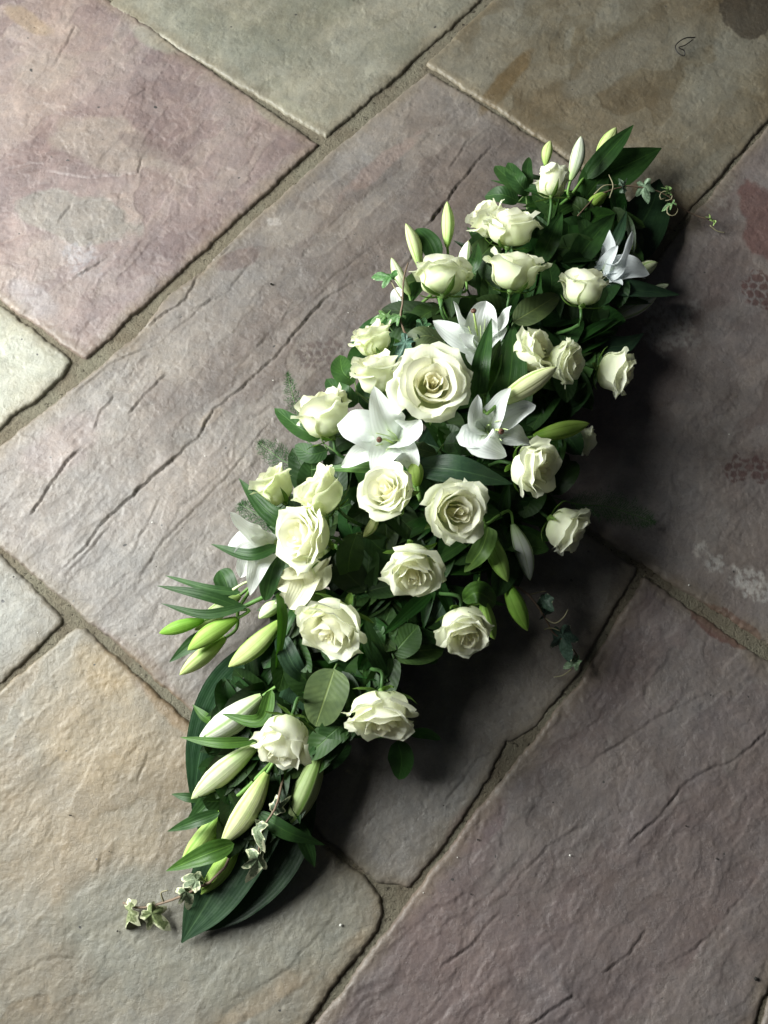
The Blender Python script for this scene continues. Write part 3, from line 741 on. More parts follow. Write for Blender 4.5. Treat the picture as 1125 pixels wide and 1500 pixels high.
# cluster beside the calyx-up rosebud
e, f = lily('lily stem with one white and two light green buds and a dark pointed leaf', (850,270)); j = pix(838,285,.07)
main_stem(e, f, [pix(800,330,.07), j])
bud(e, (799,242), (806,207), 23, .072, .085, PALEG, 1, [j]); bud(e, (836,264), (851,201), 31, .085, .115, (.74,.76,.66), 2, [j]); bud(e, (874,232), (902,188), 32, .060, .075, PALEG, 3, [j])
lleaf(e, [(858,262,.06),(893,222,.085),(928,183,.075)], 36, LEAF, seed=1); lleaf(e, [(835,300,.05),(800,283,.08),(719,264,.06)], 23, LEAF, seed=2)
e, f = lily('short lily stem with a single green bud among thin ivy tendrils', (860,320)); j = pix(850,330,.05)
main_stem(e, f, [pix(825,360,.06), j]); bud(e, (854,313), (889,282), 28, .055, .068, GREEN, 4, [j])
# pale buds round the cupped rose
e, f = lily('lily stem with slender pale buds rising around the cupped rose', (640,430)); j = pix(640,425,.085)
main_stem(e, f, [pix(655,470,.09), j])
bud(e, (655,362), (655,297), 27, .09, .125, (.55,.68,.30), 5, [j]); bud(e, (615,392), (595,329), 28, .09, .115, (.66,.73,.40), 6, [j])
bud(e, (682,408), (686,354), 30, .10, .125, (.76,.78,.64), 7, [j]); bud(e, (600,432), (574,379), 24, .075, .09, (.72,.75,.55), 8, [j])
lleaf(e, [(590,425,.075),(583,435,.06),(579,452,.045)], 26, WHITE, 'tepal', mat='tepal', seed=5)
lleaf(e, [(640,385,.09),(628,355,.10),(610,335,.085)], 36, LEAF, 'ovate', seed=6); lleaf(e, [(675,410,.09),(695,385,.13),(700,355,.12)], 24, LEAF, seed=7)
# lily bloom facing sideways
e, f = lily('lily stem with a sideways bloom of narrow ribbed white petals and half-hidden buds', (870,400)); j = pix(860,410,.085)
main_stem(e, f, [pix(815,440,.08), j])
bloom(e, (885,398), .085, (862,412), [(906,385,.022,926,338,.055,26,-60),(893,365,.012,893,337,.030,22,40),(915,392,.004,951,402,-.006,34,-20),(910,400,-.006,946,408,-.020,30,25),(895,410,.0,912,418,.012,22,30),(890,380,.02,905,360,.03,20,0)], 1, (.82,.86,.87), None, j)
bud(e, (912,380), (930,350), 24, .055, .075, GREEN, 9, [j]); bud(e, (925,402), (962,385), 30, .05, .06, (.62,.66,.42), 10, [j])
bud(e, (893,468), (962,432), 34, .038, .05, (.62,.62,.55), 11, [pix(860,470,.05)]); bud(e, (948,428), (979,417), 17, .035, .045, (.66,.70,.52), 31, [pix(920,435,.04)])
lleaf(e, [(870,420,.08),(930,425,.075),(996,432,.045)], 34, LEAFB, seed=8, fold=.3); lleaf(e, [(865,425,.08),(905,438,.075),(955,444,.05)], 26, LEAF, seed=9)
lleaf(e, [(835,395,.08),(868,350,.095),(901,313,.07)], 44, LEAF, seed=10); lleaf(e, [(888,375,.07),(905,345,.09),(918,309,.08)], 20, LEAFB, seed=11)
lleaf(e, [(790,385,.09),(806,350,.13),(824,312,.125)], 36, LEAF, seed=12)
# upright bloom behind the largest rose
e, f = lily('open white lily with curled tips behind the largest rose, with a fat cream bud', (710,520)); j = pix(715,540,.12)
main_stem(e, f, [j])
bloom(e, (702,508), .165, (708,540), [(672,495,.020,634,470,.030,34,20),(676,478,.03,664,441,.055,26,-45),(705,475,.028,712,441,.035,46,0),(732,480,.022,749,448,.045,30,40),(690,505,.03,672,490,.06,24,10),(725,500,.02,742,480,.02,26,20)], 2, (.86,.89,.86), (694,456,.05), j)
bud(e, (728,592), (813,539), 42, .215, .225, (.76,.76,.46), 12, [j], bend=.05)
lleaf(e, [(700,592,.16),(706,535,.22),(720,466,.20)], 33, LEAF, seed=13, fold=.35, roll=.3); lleaf(e, [(695,582,.17),(718,540,.215),(733,497,.20)], 33, LEAFL, seed=14, roll=-.2); lleaf(e, [(735,598,.16),(748,545,.21),(752,474,.19)], 56, LEAF, seed=15, fold=.15)
# recurved bloom
e, f = lily('drooping white lily with rolled-back petals over a bright green bud and broad ribbed leaf', (720,640)); j = pix(700,650,.14)
main_stem(e, f, [j])
bloom(e, (718,628), .190, (700,655), [(693,622,.022,700,578,.05,32,-30),(725,605,.024,748,568,.040,36,20),(752,608,.014,785,594,.015,34,10),(752,640,.004,782,652,-.02,34,10),(705,648,.018,742,668,.004,44,-10),(690,640,.012,668,640,.0,40,10)], 3, (.86,.89,.87), (734,632,.045), j)
bud(e, (781,640), (861,621), 34, .12, .135, (.40,.58,.12), 13, [pix(755,655,.13)])
lleaf(e, [(606,684,.165),(675,690,.19),(751,709,.165)], 47, LEAFB, 'aspi', seed=16, fold=.18)
# star bloom facing the lens
e, f = lily('wide open star-shaped white lily with green throat beside the largest rose', (575,655)); j = pix(590,665,.13)
main_stem(e, f, [j])
bloom(e, (578,645), .185, (588,662), [(535,630,.016,494,622,.0,52,10),(562,615,.022,548,566,.028,50,-10),(562,665,.014,546,693,-.004,40,0),(535,660,.006,500,684,-.022,32,25),(597,635,.020,611,615,.010,44,20),(597,665,.014,606,692,-.012,34,-20)], 4, (.86,.89,.86), (556,644,.040), j)
bud(e, (612,712), (606,672), 30, .17, .185, (.45,.60,.16), 14, [j]); bud(e, (553,750), (533,786), 20, .15, .135, (.72,.74,.38), 15, [pix(560,735,.14)], bend=.12)
lleaf(e, [(590,690,.14),(540,685,.165),(455,688,.12)], 20, LEAFL, seed=17)
# hanging buds on the shaded side
e, f = lily('lily stem with plump green buds and one whitish bud hanging on the shaded side', (720,790)); j = pix(710,770,.12)
main_stem(e, f, [j])
bud(e, (714,778), (743,850), 36, .13, .11, (.32,.50,.12), 16, [j]); bud(e, (751,768), (776,848), 34, .10, .085, (.58,.60,.56), 17, [j]); bud(e, (742,852), (772,922), 34, .085, .07, (.24,.42,.07), 18, [pix(725,840,.09), j]); bud(e, (708,878), (724,935), 30, .125, .105, (.34,.52,.12), 19, [pix(700,860,.10), j])
lleaf(e, [(716,772,.135),(705,805,.14),(680,838,.11)], 34, (.10,.20,.06), 'strap', wave=.10, seed=18); lleaf(e, [(726,885,.11),(700,868,.14),(678,880,.12)], 34, LEAFL, 'ovate', seed=19)
# bloom poking out over the paving
e, f = lily('white lily bloom reaching over the paving, crossed by dark narrow leaves', (390,800)); j = pix(415,800,.10)
main_stem(e, f, [j])
bloom(e, (390,797), .150, (412,806), [(364,782,.014,337,750,.030,28,-30),(362,790,.008,334,799,.0,30,0),(366,815,.006,352,846,-.01,28,10),(378,828,.004,366,872,-.02,30,10),(368,804,.014,342,814,.01,26,0)], 5, (.87,.89,.85), None, j)
lleaf(e, [(443,772,.14),(395,752,.15),(350,701,.12)], 30, LEAF, seed=20, fold=.12); lleaf(e, [(408,800,.165),(365,813,.172),(309,797,.14)], 20, LEAF, seed=21); lleaf(e, [(412,800,.140),(398,838,.145),(388,880,.11)], 34, LEAF, 'ovate', seed=22, mat='lance')
tube(e, 'stamen', P3([(385,845,.10),(360,853,.10),(341,864,.095)]), .0014, .002, (.55,.68,.35), n=6)
# trumpet
e, f = lily('half-open cream trumpet lily pointing away beneath an open white rose', (465,830)); j = pix(492,800,.12)
main_stem(e, f, [j])
bloom(e, (452,838), .135, (486,800), [(430,850,.004,402,858,.0,32,10),(440,862,-.002,402,884,-.02,30,0),(440,868,.012,424,892,.004,34,0),(462,845,.010,452,868,.0,40,20),(432,842,.012,410,842,.012,26,-20)], 6, (.78,.77,.58), None, j)
bud(e, (415,882), (380,905), 27, .095, .085, (.70,.74,.52), 20, [pix(440,870,.10)])
lleaf(e, [(470,855,.11),(452,885,.125),(422,912,.10)], 32, (.12,.22,.07), 'lance', seed=23)
# green bud cluster on the paving side
e, f = lily('lily stem with a fan of green buds and thin blades over bare paving', (340,900)); j = pix(348,893,.075)
main_stem(e, f, [pix(430,850,.09), pix(395,870,.085), j])
bud(e, (299,908), (235,927), 25, .07, .062, (.22,.42,.06), 21, [j]); bud(e, (347,906), (277,951), 35, .085, .078, (.36,.54,.12), 22, [j]); bud(e, (330,934), (265,987), 31, .058, .05, (.58,.70,.28), 23, [j]); bud(e, (352,872), (287,922), 31, .062, .052, (.62,.70,.38), 24, [j])
lleaf(e, [(352,868,.085),(305,862,.09),(242,843,.08)], 13, (.05,.125,.05), 'strap', seed=24); lleaf(e, [(360,892,.09),(300,872,.10),(230,858,.085)], 17, LEAF, seed=25); lleaf(e, [(362,888,.095),(300,900,.095),(236,884,.08)], 15, LEAF, seed=26); lleaf(e, [(320,930,.05),(285,942,.055),(248,970,.035)], 25, LEAF, seed=27)
lleaf(e, [(340,880,.05),(330,850,.05),(322,835,.04)], 34, LEAF, 'ovate', seed=28)
# olive bud with ribbon leaf
e, f = lily('lily stem with one olive green bud beside a ribbon-like drooping leaf', (415,915)); j = pix(425,900,.10)
main_stem(e, f, [j]); bud(e, (411,910), (337,975), 38, .10, .085, (.50,.58,.24), 25, [j])
lleaf(e, [(408,868,.125),(412,915,.13),(404,985,.10)], 22, LEAFL, 'strap', seed=29, roll=.9); lleaf(e, [(410,930,.11),(430,975,.11),(460,1005,.08)], 30, LEAFB, 'strap', seed=30)
# white large bud
e, f = lily('lily stem with two long white-flushed buds, a thin leaf curling across the larger', (390,1040)); j = pix(405,1005,.085)
main_stem(e, f, [j]); bud(e, (384,1020), (293,1083), 50, .08, .07, (.79,.79,.70), 26, [j]); bud(e, (377,1090), (283,1168), 40, .075, .06, (.74,.77,.52), 27, [pix(400,1060,.07)])
lleaf(e, [(398,1010,.10),(380,1055,.115),(325,1046,.10)], 22, LEAFL, seed=31, fold=.35); lleaf(e, [(372,1086,.09),(320,1088,.095),(264,1080,.07)], 16, LEAFL, seed=32); lleaf(e, [(318,1062,.06),(298,1048,.06),(282,1032,.05)], 13, LEAFL, seed=33)
lleaf(e, [(400,1120,.05),(330,1155,.055),(268,1212,.03)], 42, LEAF, 'aspi', seed=34); lleaf(e, [(300,1170,.04),(275,1168,.045),(251,1163,.035)], 13, LEAF, seed=35)
e, f = lily('lily stem with a cream bud over two greener buds pointing along the leaf tip', (390,1140)); j = pix(400,1115,.075)
main_stem(e, f, [j]); bud(e, (391,1132), (326,1234), 42, .085, .07, (.72,.75,.42), 28, [j]); bud(e, (326,1188), (268,1262), 38, .055, .042, (.44,.60,.18), 29, [pix(355,1160,.07), j]); bud(e, (350,1232), (296,1308), 34, .052, .038, (.36,.54,.12), 30, [pix(365,1190,.06), j])
lleaf(e, [(322,1190,.085),(285,1203,.085),(245,1218,.06)], 18, LEAF, seed=36); lleaf(e, [(343,1236,.075),(300,1252,.085),(243,1276,.06)], 28, LEAFL, seed=37)
e, f = lily('lily stem with a dull olive bud and a leaf pointing over the paving', (465,1110)); j = pix(475,1085,.07)
main_stem(e, f, [j]); bud(e, (470,1102), (421,1212), 48, .07, .055, (.27,.33,.15), 32, [j])
lleaf(e, [(378,1190,.08),(420,1218,.085),(476,1238,.055)], 22, LEAF, seed=38); lleaf(e, [(435,1200,.05),(450,1240,.045),(461,1270,.03)], 22, LEAF, seed=39)

# ------------------------------------------------------------------ big aspidistra blades
def bigleaf(label, pts, w, color, seed, fold=.14, roll=0., up=(0, 0, 1)):
    P = P3(pts); f = foam_pt(pts[0][0], pts[0][1], .05)
    e = thing('aspidistra_leaf', label, 'leaf', tuple(f), 'broad aspidistra leaves under the spray')
    zs = np.mean([p[2] for p in pts])
    b = blade(e, 'leaf_blade', P, w*mpp(zs), M['lance'], color, 'aspi', fold, .012, 1.5, roll, up, nu=13, nv=30, seed=seed)
    tube(e, 'stalk', [P[0]+unit(P[1]-P[0])*.004, (P[0]+f)/2, f-np.array((0, 0, .01))], .0026, .003, (.05, .11, .04), n=6)
    return e
AS = (.030, .070, .044)
bigleaf('long ribbed leaf ending in the spray’s pointed end, laid over another', [(425,1110,.060),(360,1220,.050),(310,1310,.032),(266,1381,.010)], 92, AS, 1)
bigleaf('long ribbed leaf underlying another, its edge toward the olive bud', [(450,1130,.040),(400,1240,.030),(350,1310,.018),(290,1366,.006)], 88, (.030,.062,.042), 2)
bigleaf('long dark blade bowing along the paving beside the green bud cluster', [(420,930,.060),(335,1000,.050),(296,1090,.040),(282,1190,.022)], 58, (.016,.055,.026), 3, .1)
bigleaf('dark ribbed blade beneath the two white-flushed buds', [(430,960,.05),(360,1060,.045),(320,1160,.035),(296,1270,.018)], 78, (.018,.055,.028), 4)
bigleaf('broad green leaf standing against the brown flag', [(850,300,.045),(885,258,.06),(925,238,.062),(969,217,.05)], 74, (.030,.085,.026), 5, .1, -.25)
bigleaf('broad near-black leaf beside the sideways lily bloom', [(880,410,.03),(925,350,.035),(955,300,.028),(966,262,.02)], 86, (.012,.034,.017), 6)
bigleaf('dark leaf under the jutting pale rose', [(850,540,.06),(885,512,.075),(915,505,.07),(943,488,.055)], 38, LEAFB, 7, .2)

# ------------------------------------------------------------------ broad-leaved sprigs placed one by one
def sprig(name, label, cat, group, leaves, at, mat='ovate', prof='ovate', serr=0.):
    f = foam_pt(*at)
    e = thing(name, label, cat, tuple(f), group)
    c = P3([leaves[0][0]])[0]; tops = []
    for k, lf in enumerate(leaves):
        base, mid, tip, w, colr = lf
        P = P3([base, mid, tip]); zs = (base[2]+tip[2])/2
        blade(e, 'leaf', P, w*mpp(zs), M[mat], colr, prof, .16, .035, 1.6, RNG.uniform(-.3, .3), nu=7, nv=24 if serr else 14, serr=serr, seed=RNG.randint(0, 9999))
        tops.append(P[0])
    m = np.mean(tops, 0)
    tube(e, 'stem', [f-np.array((0, 0, .01)), (f+m)/2, m], .0026, .0016, (.09, .15, .05), n=7)
    for t in tops:
        if np.linalg.norm(t-m) > .004: tube(e, 'stalk', [m, (t+m)/2+np.array((0, 0, .002)), t], .0012, .0010, (.10, .17, .05), n=5, k=5)
    return e
G1 = 'rose leaves among the flowers'
sprig('rose_leaf_sprig', 'large grey-green toothed rose leaf hanging between two white roses', 'leaf', G1, [((490,980,.125),(476,1022,.13),(462,1064,.105),62,(.105,.165,.085))], (490,985), serr=.10)
sprig('rose_leaf_sprig', 'matt grey-green leaf below the ragged pale rose', 'leaf', G1, [((752,472,.12),(785,452,.125),(818,432,.105),44,(.085,.13,.062))], (760,470), serr=.06)
sprig('rose_leaf_sprig', 'pale round leaf underside in shade beside the ruffled white rose', 'leaf', G1, [((530,988,.07),(545,950,.075),(556,913,.065),50,(.11,.15,.10))], (530,980), prof='round')
sprig('rose_leaf_sprig', 'dark oval leaf pair between the two shaded white roses', 'leaf', G1, [((655,868,.10),(640,900,.095),(617,935,.07),50,LEAFB),((655,872,.09),(630,865,.085),(610,880,.07),34,LEAF)], (650,870))
sprig('rose_leaf_sprig', 'oval leaf hanging beneath the curved cream bud', 'leaf', G1, [((522,782,.13),(512,815,.13),(510,856,.105),40,(.035,.085,.025)),((535,782,.12),(560,805,.12),(580,800,.11),40,LEAF)], (520,790))
sprig('rose_leaf_sprig', 'small bright leaf pair below the rose with the pressed bud', 'leaf', G1, [((618,955,.06),(608,958,.06),(598,962,.05),14,(.05,.14,.03)),((618,955,.06),(630,962,.055),(642,965,.045),22,(.04,.12,.03))], (620,950))
sprig('rose_leaf_sprig', 'green leaves hanging onto paving under the blocky rose', 'leaf', G1, [((582,1085,.05),(588,1112,.045),(584,1142,.025),36,(.03,.10,.025)),((600,1075,.06),(622,1074,.06),(646,1083,.045),15,(.04,.13,.03))], (575,1060))
sprig('rose_leaf_sprig', 'glossy oval leaf reaching past the tall cream rose toward the fern', 'leaf', G1, [((470,642,.10),(440,628,.105),(402,598,.08),30,(.035,.10,.03)),((480,660,.09),(455,665,.09),(432,652,.075),30,LEAF)], (480,650))
sprig('rose_leaf_sprig', 'dark oval leaves clustered beside the calyx-up rosebud', 'leaf', G1, [((775,285,.07),(758,265,.085),(744,238,.07),30,LEAF),((770,285,.07),(745,262,.08),(725,243,.065),30,(.035,.09,.03)),((778,275,.07),(772,250,.08),(775,230,.065),18,LEAF),((760,295,.06),(735,285,.07),(710,288,.05),30,LEAF)], (770,290))
sprig('rose_leaf_sprig', 'round dark leaf between the ragged rose and the sideways lily', 'leaf', G1, [((805,435,.10),(808,412,.115),(803,383,.10),36,LEAF)], (800,430), prof='round')
sprig('rose_leaf_sprig', 'dull leaf curved behind the crown of the largest rose', 'leaf', G1, [((650,500,.16),(620,492,.17),(588,512,.15),36,(.07,.105,.055))], (640,510), prof='round')
sprig('rose_leaf_sprig', 'dark leaf spreading beside the cream rose over paving', 'leaf', G1, [((520,560,.11),(502,545,.115),(498,520,.09),36,(.04,.11,.03)),((525,590,.12),(500,578,.125),(478,555,.10),34,LEAF)], (530,570))
sprig('rose_leaf_sprig', 'dark glossy leaves below the drooping lily', 'leaf', G1, [((650,650,.16),(672,650,.17),(695,662,.15),36,LEAF),((640,665,.14),(615,658,.15),(598,650,.13),26,(.05,.09,.04))], (650,660))

# ------------------------------------------------------------------ filler sprigs through the body of the spray
OUT = np.array([(275,1340),(285,1180),(300,1060),(350,960),(385,880),(385,800),(400,720),(440,650),(470,570),(530,490),(590,420),(640,360),(700,320),(745,260),(800,240),(870,235),(935,260),(940,400),(915,480),(885,560),(855,640),(845,700),(815,790),(755,860),(700,930),(635,965),(600,1060),(540,1085),(480,1110),(445,1200),(360,1290)], float)
def inside(x, y, m=0):
    return poly_sd(np.array([(x, y)], float), OUT)[0] > m
NEAR = ['calyx-up rosebud', 'half-hidden ivory rose', 'globe-shaped ivory rose', 'ragged pale green-tinged rose', 'cupped upright rose', 'rose before the sideways lily', 'greenish tucked-in rose',
  'cream rose beside the largest rose', 'largest open rose', 'tall cream rose by the fern', 'lime-tinged rose', 'yellow-green rose', 'open rose over the trumpet lily', 'rose with a green bud on its side',
  'rose with one big folded petal', 'upright white rose with a loose petal', 'ruffled white rose', 'smooth rose among long buds', 'blocky white rose', 'shaded rose with the pressed bud', 'pointed-petal rose under the drooping lily',
  'shaded rose over dark paving', 'jutting pale rose', 'blown frayed rose', 'leaf-covered ivory rose', 'small dim rose']
ANCH = [(n_, q[0], q[1]) for n_, q in zip(NEAR, ROSES)]+[('paired white-flushed buds',330,1080), ('cream bud over greener buds',350,1185), ('dull olive bud',445,1160), ('large toothed rose leaf',465,1020), ('sideways lily',905,385),
  ('fat cream lily bud',770,565), ('trumpet lily',440,850), ('star-shaped lily',555,640), ('drooping lily',725,620), ('broad ribbed leaf',680,695), ('hanging green buds',740,850), ('pale round leaf',545,950), ('olive bud with the ribbon leaf',375,945),
  ('curved cream bud',540,770), ('cluster of dark oval leaves',745,260), ('broad leaf on the brown flag',920,245), ('lily behind the largest rose',700,480), ('grey-green matt leaf',785,455), ('pale buds round the cupped rose',655,335)]
def near(x, y): return min(ANCH, key=lambda q: (q[1]-x)**2+(q[2]-y)**2)[0]
KINDS = [('ruscus_sprig', 'dark glossy oval leaves under the ', 'ovate', 'ovate', 'oval-leaved filler sprigs', (24, 34), LEAF),
         ('lily_leaf_tuft', 'narrow dark lily leaves under the ', 'lance', 'lance', 'narrow-leaved filler tufts', (13, 20), LEAF),
         ('toothed_leaf_sprig', 'dull green filler leaves under the ', 'ovate', 'ovate', 'toothed filler sprigs', (28, 40), (.040, .085, .035))]
fr = random.Random(21)
cnt = 0; tries = 0
while cnt < 120 and tries < 4000:
    tries += 1
    x, y = fr.uniform(270, 950), fr.uniform(230, 1350)
    if not inside(x, y, 18): continue
    k = cnt % 3
    nm, lab, mt, pf, gp, wr, cl = KINDS[k]
    tq = ts(x, y)[0]
    if tq < -.80: continue
    cz = dome(x, y)*((.46 if tq > -.45 else .26)+(.16 if cnt % 4 == 0 and tq > -.45 else 0))
    f = foam_pt(x, y, .05); c = pix(x, y, cz)
    e = thing(nm, lab+near(x, y), 'foliage', tuple(f), gp)
    tube(e, 'stem', [f-np.array((0, 0, .01)), (f+c)/2+np.array((0, 0, .008)), c], .0024, .0014, (.05, .10, .03), n=7, k=5)
    made = 0
    for q in range(24):
        if made >= 6: break
        a = fr.uniform(0, 6.283); L = fr.uniform(54, 92) if k != 1 else fr.uniform(60, 105)
        tx, ty = x+math.cos(a)*L, y+math.sin(a)*L
        if not inside(tx, ty, -8): continue
        tz = min(dome(tx, ty)*.60+fr.uniform(-.02, .008), cz+.03); tz = max(tz, .014)
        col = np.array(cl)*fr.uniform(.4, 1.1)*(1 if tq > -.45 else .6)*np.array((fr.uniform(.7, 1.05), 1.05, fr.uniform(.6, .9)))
        st = c+(f-c)*fr.uniform(0, .25)
        tip = pix(tx, ty, tz); mid = (st*.5+tip*.5)+np.array((0, 0, fr.uniform(.004, .012)))
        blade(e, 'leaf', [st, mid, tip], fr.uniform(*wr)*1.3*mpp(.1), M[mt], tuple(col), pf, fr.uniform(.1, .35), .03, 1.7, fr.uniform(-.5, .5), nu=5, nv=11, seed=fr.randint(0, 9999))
        made += 1
    cnt += 1

# ------------------------------------------------------------------ ivy
def ivy_leaf(e, x, y, z, size, ang, color, tilt=(0., 0.), curl=.25, seed=0, narrow=.86, rim=1.0):
    r = random.Random(seed)
    k, rings = 40, 5
    a = np.arange(k)/k*2*np.pi
    lob = np.zeros(k)
    for ca, ln, sh in ((0, 1.0, .42), (1.05, .74, .36), (-1.05, .70, .36), (2.1, .50, .40), (-2.1, .52, .40)):
        d = (a-ca+np.pi) % (2*np.pi)-np.pi
        lob = np.maximum(lob, ln*np.clip(1-np.abs(d)/(sh*1.75), 0, 1)**.62)
    lob = np.maximum(lob, .40)*(1-.55*np.exp(-((a-np.pi)/.30)**2))
    s = size*.5*mpp(z)*1.6
    V = [np.zeros(3)]; UV = [(0., 0.)]
    for i in range(1, rings+1):
        f = i/rings
        for j in range(k):
            rr = lob[j]*f**.9
            px, py = rr*math.cos(a[j]), rr*math.sin(a[j])*narrow
            V.append((px, py, -curl*(px*px*.6+py*py)+.16*math.sin(3*a[j]+seed)*f*f+.07*math.sin(5*a[j]+2*seed)*f)); UV.append((a[j]/6.2832, f))
    V = np.array(V)*s
    R = Matrix.Rotation(math.radians(ang), 3, 'Z') @ Matrix.Rotation(tilt[0], 3, 'Y') @ Matrix.Rotation(tilt[1], 3, 'X')
    V = V@np.array(R).T + pix(x, y, z)
    Q = [(0, 0, 1+j, 1+(j+1) % k) for j in range(k)]
    Q2 = [(1+i*k+j, 1+(i+1)*k+j, 1+(i+1)*k+(j+1) % k, 1+i*k+(j+1) % k) for i in range(rings-1) for j in range(k)]
    me = bpy.data.meshes.new('leaf'); oo = np.array(e['_o'])
    me.from_pydata((V-oo).tolist(), [], [q[1:] for q in Q]+Q2)
    uvl = me.uv_layers.new(name='UVMap'); li = np.empty(len(me.loops), np.int32); me.loops.foreach_get('vertex_index', li)
    uvl.data.foreach_set('uv', np.array(UV, np.float32)[li].ravel())
    me.polygons.foreach_set('use_smooth', np.ones(len(me.polygons), bool)); me.materials.append(M['ivy']); me.update()
    o = bpy.data.objects.new('leaf', me); COL.objects.link(o); o.parent = e; o.color = (*color, rim); ALL.append(o)
    return o
def ivy(label, at, stems, leaves, rim=.62):
    f = foam_pt(*at); e = thing('ivy_trail', label, 'ivy', tuple(f), 'ivy trails in the spray')
    for k, (pts, rr) in enumerate(stems):
        P = P3(pts)
        if k == 0: P = np.vstack([f-np.array((0, 0, .01)), P])
        tube(e, 'vine' if k == 0 else 'tendril', P, rr*1.5, rr*.9, (.17, .12, .085) if k == 0 else (.26, .24, .15), n=16 if k == 0 else 12, k=5)
    for k, l in enumerate(leaves): ivy_leaf(e, *l, seed=k+int(at[0]), rim=rim)
    return e
VG = (.115, .155, .085)
ivy('variegated ivy trail with cream-edged leaves spilling past the pointed leaf end', (300,1280),
    [([(380,1150,.05),(330,1270,.062),(275,1308,.040),(240,1322,.022),(205,1330,.016),(180,1322,.018)], .0016), ([(240,1322,.022),(236,1308,.03),(246,1304,.034)], .0009), ([(215,1328,.017),(225,1330,.018)], .0009)],
    [(288,1290,.062,38,150,VG,(.3,.6),1.0), (272,1306,.045,34,-60,VG,(.2,-.6),1.0), (190,1334,.022,44,240,(.14,.17,.08),(.5,.5),.7), (222,1338,.022,44,-40,(.13,.17,.07),(.2,-.3),.6)], 1.0)
ivy('variegated ivy leaves with white rims beside the dull olive bud', (400,1180),
    [([(420,1120,.06),(405,1180,.090),(385,1215,.094),(377,1262,.072)], .0014)],
    [(376,1213,.098,40,-100,VG,(.1,.8),1.0), (377,1258,.078,46,-95,VG,(.1,-.6),.9), (405,1184,.085,32,30,(.06,.09,.05),(.1,.4),.8)], .95)
ivy('dark ivy trail dangling over the shaded paving with curling tendrils', (760,860),
    [([(760,860,.07),(798,905,.055),(808,925,.045),(828,940,.036),(842,955,.030),(846,966,.026)], .0012), ([(798,905,.055),(812,913,.058),(825,905,.060),(832,893,.062)], .0008), ([(797,922,.048),(808,920,.05),(820,924,.05)], .0008), ([(838,980,.012),(825,989,.010),(811,992,.008)], .0008), ([(776,871,.06),(788,868,.062),(800,866,.062)], .0008)],
    [(798,880,.062,40,-110,(.045,.085,.055),(.2,.9),.5,), (824,930,.042,52,-75,(.040,.075,.050),(.2,.1),.4), (844,967,.028,28,-150,(.13,.20,.11),(.2,.4),.4), (803,893,.056,26,-120,(.045,.085,.055),(.4,-.6),.5)])
ivy('ivy trail with small pale leaves and ringlet tendrils crossing the joint beside the black leaf', (880,290),
    [([(850,310,.07),(905,275,.072),(943,275,.068),(975,285,.055),(1000,305,.035),(1018,315,.022),(1040,322,.020)], .0010), ([(975,290,.052),(968,292,.055),(967,284,.058),(975,280,.06),(984,284,.058),(983,292,.054),(974,294,.05)], .0008), ([(985,300,.05),(978,304,.05),(978,313,.05),(987,316,.048),(993,308,.046),(990,300,.046)], .0008), ([(1040,330,.012),(1050,338,.008),(1062,341,.006)], .0008), ([(893,290,.074),(898,272,.08),(892,256,.08)], .0008), ([(870,285,.07),(885,272,.08),(905,271,.078)], .0008)],
    [(913,274,.075,32,60,(.10,.15,.10),(.2,.7),.4), (944,272,.070,40,-80,(.11,.17,.10),(.2,.2),.4), (980,280,.060,28,80,(.14,.24,.08),(.3,.5),.5), (984,298,.052,24,200,(.10,.18,.07),(.3,.5),.5), (1044,322,.024,24,100,(.22,.34,.10),(.4,.8),.4)])
ivy('green ivy leaves on a twig beside the cupped rose and pale buds', (580,440),
    [([(595,490,.10),(590,440,.115),(592,405,.12),(598,385,.12)], .0013), ([(590,440,.115),(580,425,.12),(572,410,.12)], .0009)],
    [(572,405,.120,42,170,(.05,.13,.035),(.2,.2),.4), (585,462,.11,34,200,(.06,.13,.04),(.2,.3),.4), (565,462,.10,36,190,(.07,.14,.04),(.2,.3),.4)])
ivy('blue-green ivy leaves between the greenish rose and the largest rose', (600,500),
    [([(610,520,.14),(605,500,.155),(615,485,.16)], .0013)],
    [(594,501,.165,46,-120,(.05,.105,.075),(.2,.2),.4), (616,488,.165,44,40,(.055,.125,.06),(.2,-.2),.3), (620,478,.16,30,80,(.04,.10,.04),(.1,.1),.3)])

# ------------------------------------------------------------------ asparagus fern
def fern(label, at, pts, spread, seed, n=46):
    r = random.Random(seed); f = foam_pt(*at)
    e = thing('asparagus_fern', label, 'fern', tuple(f), 'feathery asparagus fern sprigs')
    P = P3(pts); C = spline(P, n)
    tube(e, 'stem', np.vstack([f, P]), .0011, .0006, (.06, .13, .035), n=18, k=5)
    V, T = [], []
    for i in range(2, n):
        t = unit(C[i]-C[i-1]); s = unit(np.cross(t, (0, 0, 1))); k = math.sin(math.pi*min(1, i/n*1.05))**.6
        for sg in (-1, 1):
            d = unit(s*sg+t*.7+np.array((0, 0, r.uniform(-.4, .5)))); L = spread*mpp(.06)*k*r.uniform(.6, 1.1)
            for m in range(6):
                q = C[i]+d*L*(m+1)/6
                for h in range(2):
                    dd = unit(np.array((r.uniform(-1, 1), r.uniform(-1, 1), r.uniform(-.6, .8)))+d*.6); l = r.uniform(.005, .010)
                    w = unit(np.cross(dd, (.2, .3, .9)))*.00034
                    b = len(V); V += [q-w, q+w, q+dd*l]; T.append((b, b+1, b+2))
            w = unit(np.cross(d, (0, 0, 1)))*.00028; b = len(V); V += [C[i]-w, C[i]+w, C[i]+d*L]; T.append((b, b+1, b+2))
    V = np.array(V); V[:, 2] = np.maximum(V[:, 2], .009)
    o = part('needles', V, np.array(T), M['stem'], e, None, (.030, .085, .024)); o['kind'] = 'stuff'
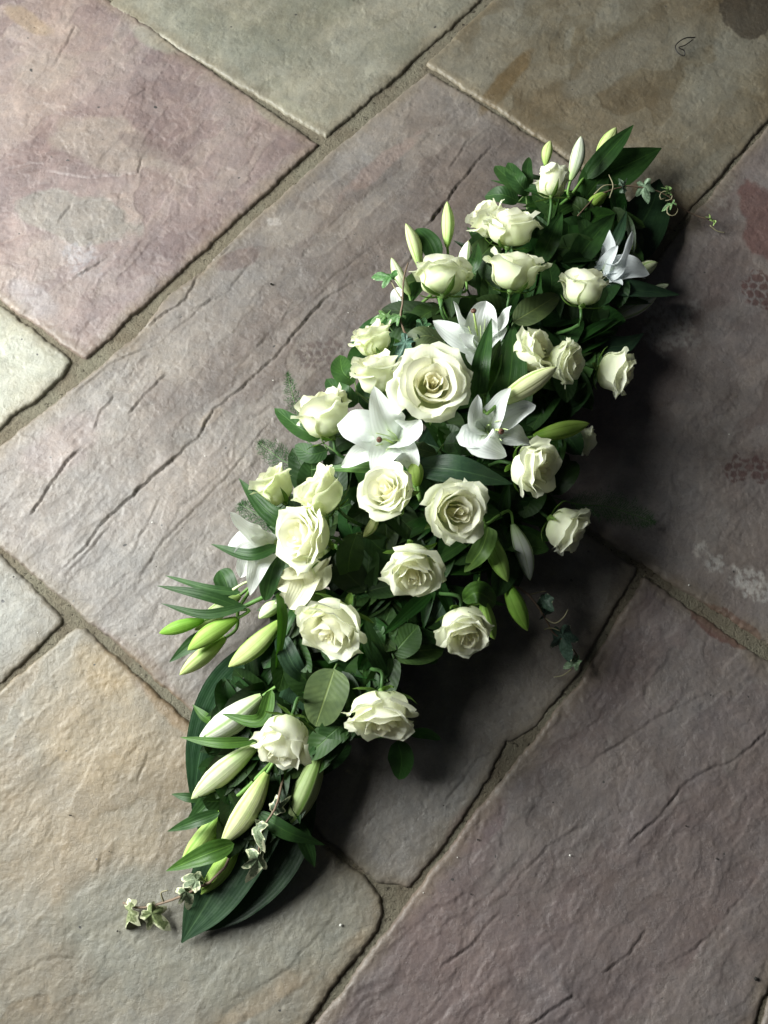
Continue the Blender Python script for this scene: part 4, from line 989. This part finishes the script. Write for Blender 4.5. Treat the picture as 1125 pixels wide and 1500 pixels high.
fern('feathery fern wisp rising beside the tall cream rose', (450,640), [(455,650,.05),(435,600,.045),(421,548,.03)], 14, 1, 30)
fern('feathery fern frond lying on the paving between the oval leaf and lime-tinged rose', (440,690), [(450,690,.05),(415,675,.035),(380,648,.02)], 24, 2, 34)
fern('dense soft fern under the lime-tinged rose', (410,760), [(430,770,.06),(390,760,.035),(352,738,.02)], 32, 3, 46)
fern('dark fern frond in the deep shade over the netted flag', (830,720), [(830,735,.06),(890,742,.035),(958,765,.02)], 30, 4, 46)

# ------------------------------------------------------------------ small things on the paving
def loose(name, label, cat, pts, rr, z=.006):
    e = tube(None, name, P3([(a, b, c) for a, b, c in pts]), rr, rr*.8, (.02, .02, .02), M['wire'], n=30, k=5)
    e['label'] = label; e['category'] = cat; return e
loose('wire_loop', 'thin dark curled wire loop lying on the brown flag', 'wire', [(1018,55,.010),(1003,56,.013),(990,66,.011),(992,76,.009),(1002,82,.008),(1002,74,.012),(994,70,.015),(1004,66,.014),(1015,58,.012)], .0011)
r = random.Random(3)
def crumb(x, y, s, col):
    c = pix(x, y, .003); k, n = 7, 5; V = []
    sx, sy = s*r.uniform(.6, 1.3), s*r.uniform(.5, 1.0)
    for i in range(n):
        for j in range(k):
            la, lo_ = math.pi*(i+.15)/(n-.7)-math.pi/2, 6.283*j/k; q = r.uniform(.75, 1.15)
            V.append(c+np.array((sx*math.cos(la)*math.cos(lo_)*q, sy*math.cos(la)*math.sin(lo_)*q, s*.6*math.sin(la)*q)))
    Q = [tuple(int(v) for v in q) for q in grid_q(n, k, True)]
    return V, Q, col
for nm, col, lst in (('dark_grit', (.02, .018, .016), [(397,416,.0028), (160,1247,.0014), (103,1194,.002), (172,1364,.0016), (147,770,.0014), (1041,1018,.001), (650,1180,.0012), (229,830,.0014), (20,845,.0014), (1005,1210,.0014), (1050,1258,.0014), (700,1230,.0014), (690,1310,.0012), (1107,1434,.003), (340,520,.001), (50,40,.001)]),
                     ('pale_grit', (.70, .69, .66), [(1009,857,.0022), (510,458,.0011), (499,1355,.0022), (55,927,.0014), (835,1253,.0018), (400,557,.001), (1068,636,.0010), (223,765,.0014), (300,668,.0012), (620,1308,.0012), (670,1256,.0010)])):
    VV, QQ = [], []
    for x, y, s in lst:
        V, Q, _ = crumb(x, y, s, col); b = len(VV); VV += V; QQ += [tuple(i+b for i in q) for q in Q]
    o = part(nm, np.array(VV), np.array(QQ), M['crumb'], None, None, col, False)
    o['kind'] = 'stuff'; o['label'] = 'scattered dark grit on the paving' if nm == 'dark_grit' else 'scattered pale grit specks on the paving'; o['category'] = 'grit'
for o in ALL:
    if '_o' in o: del o['_o']
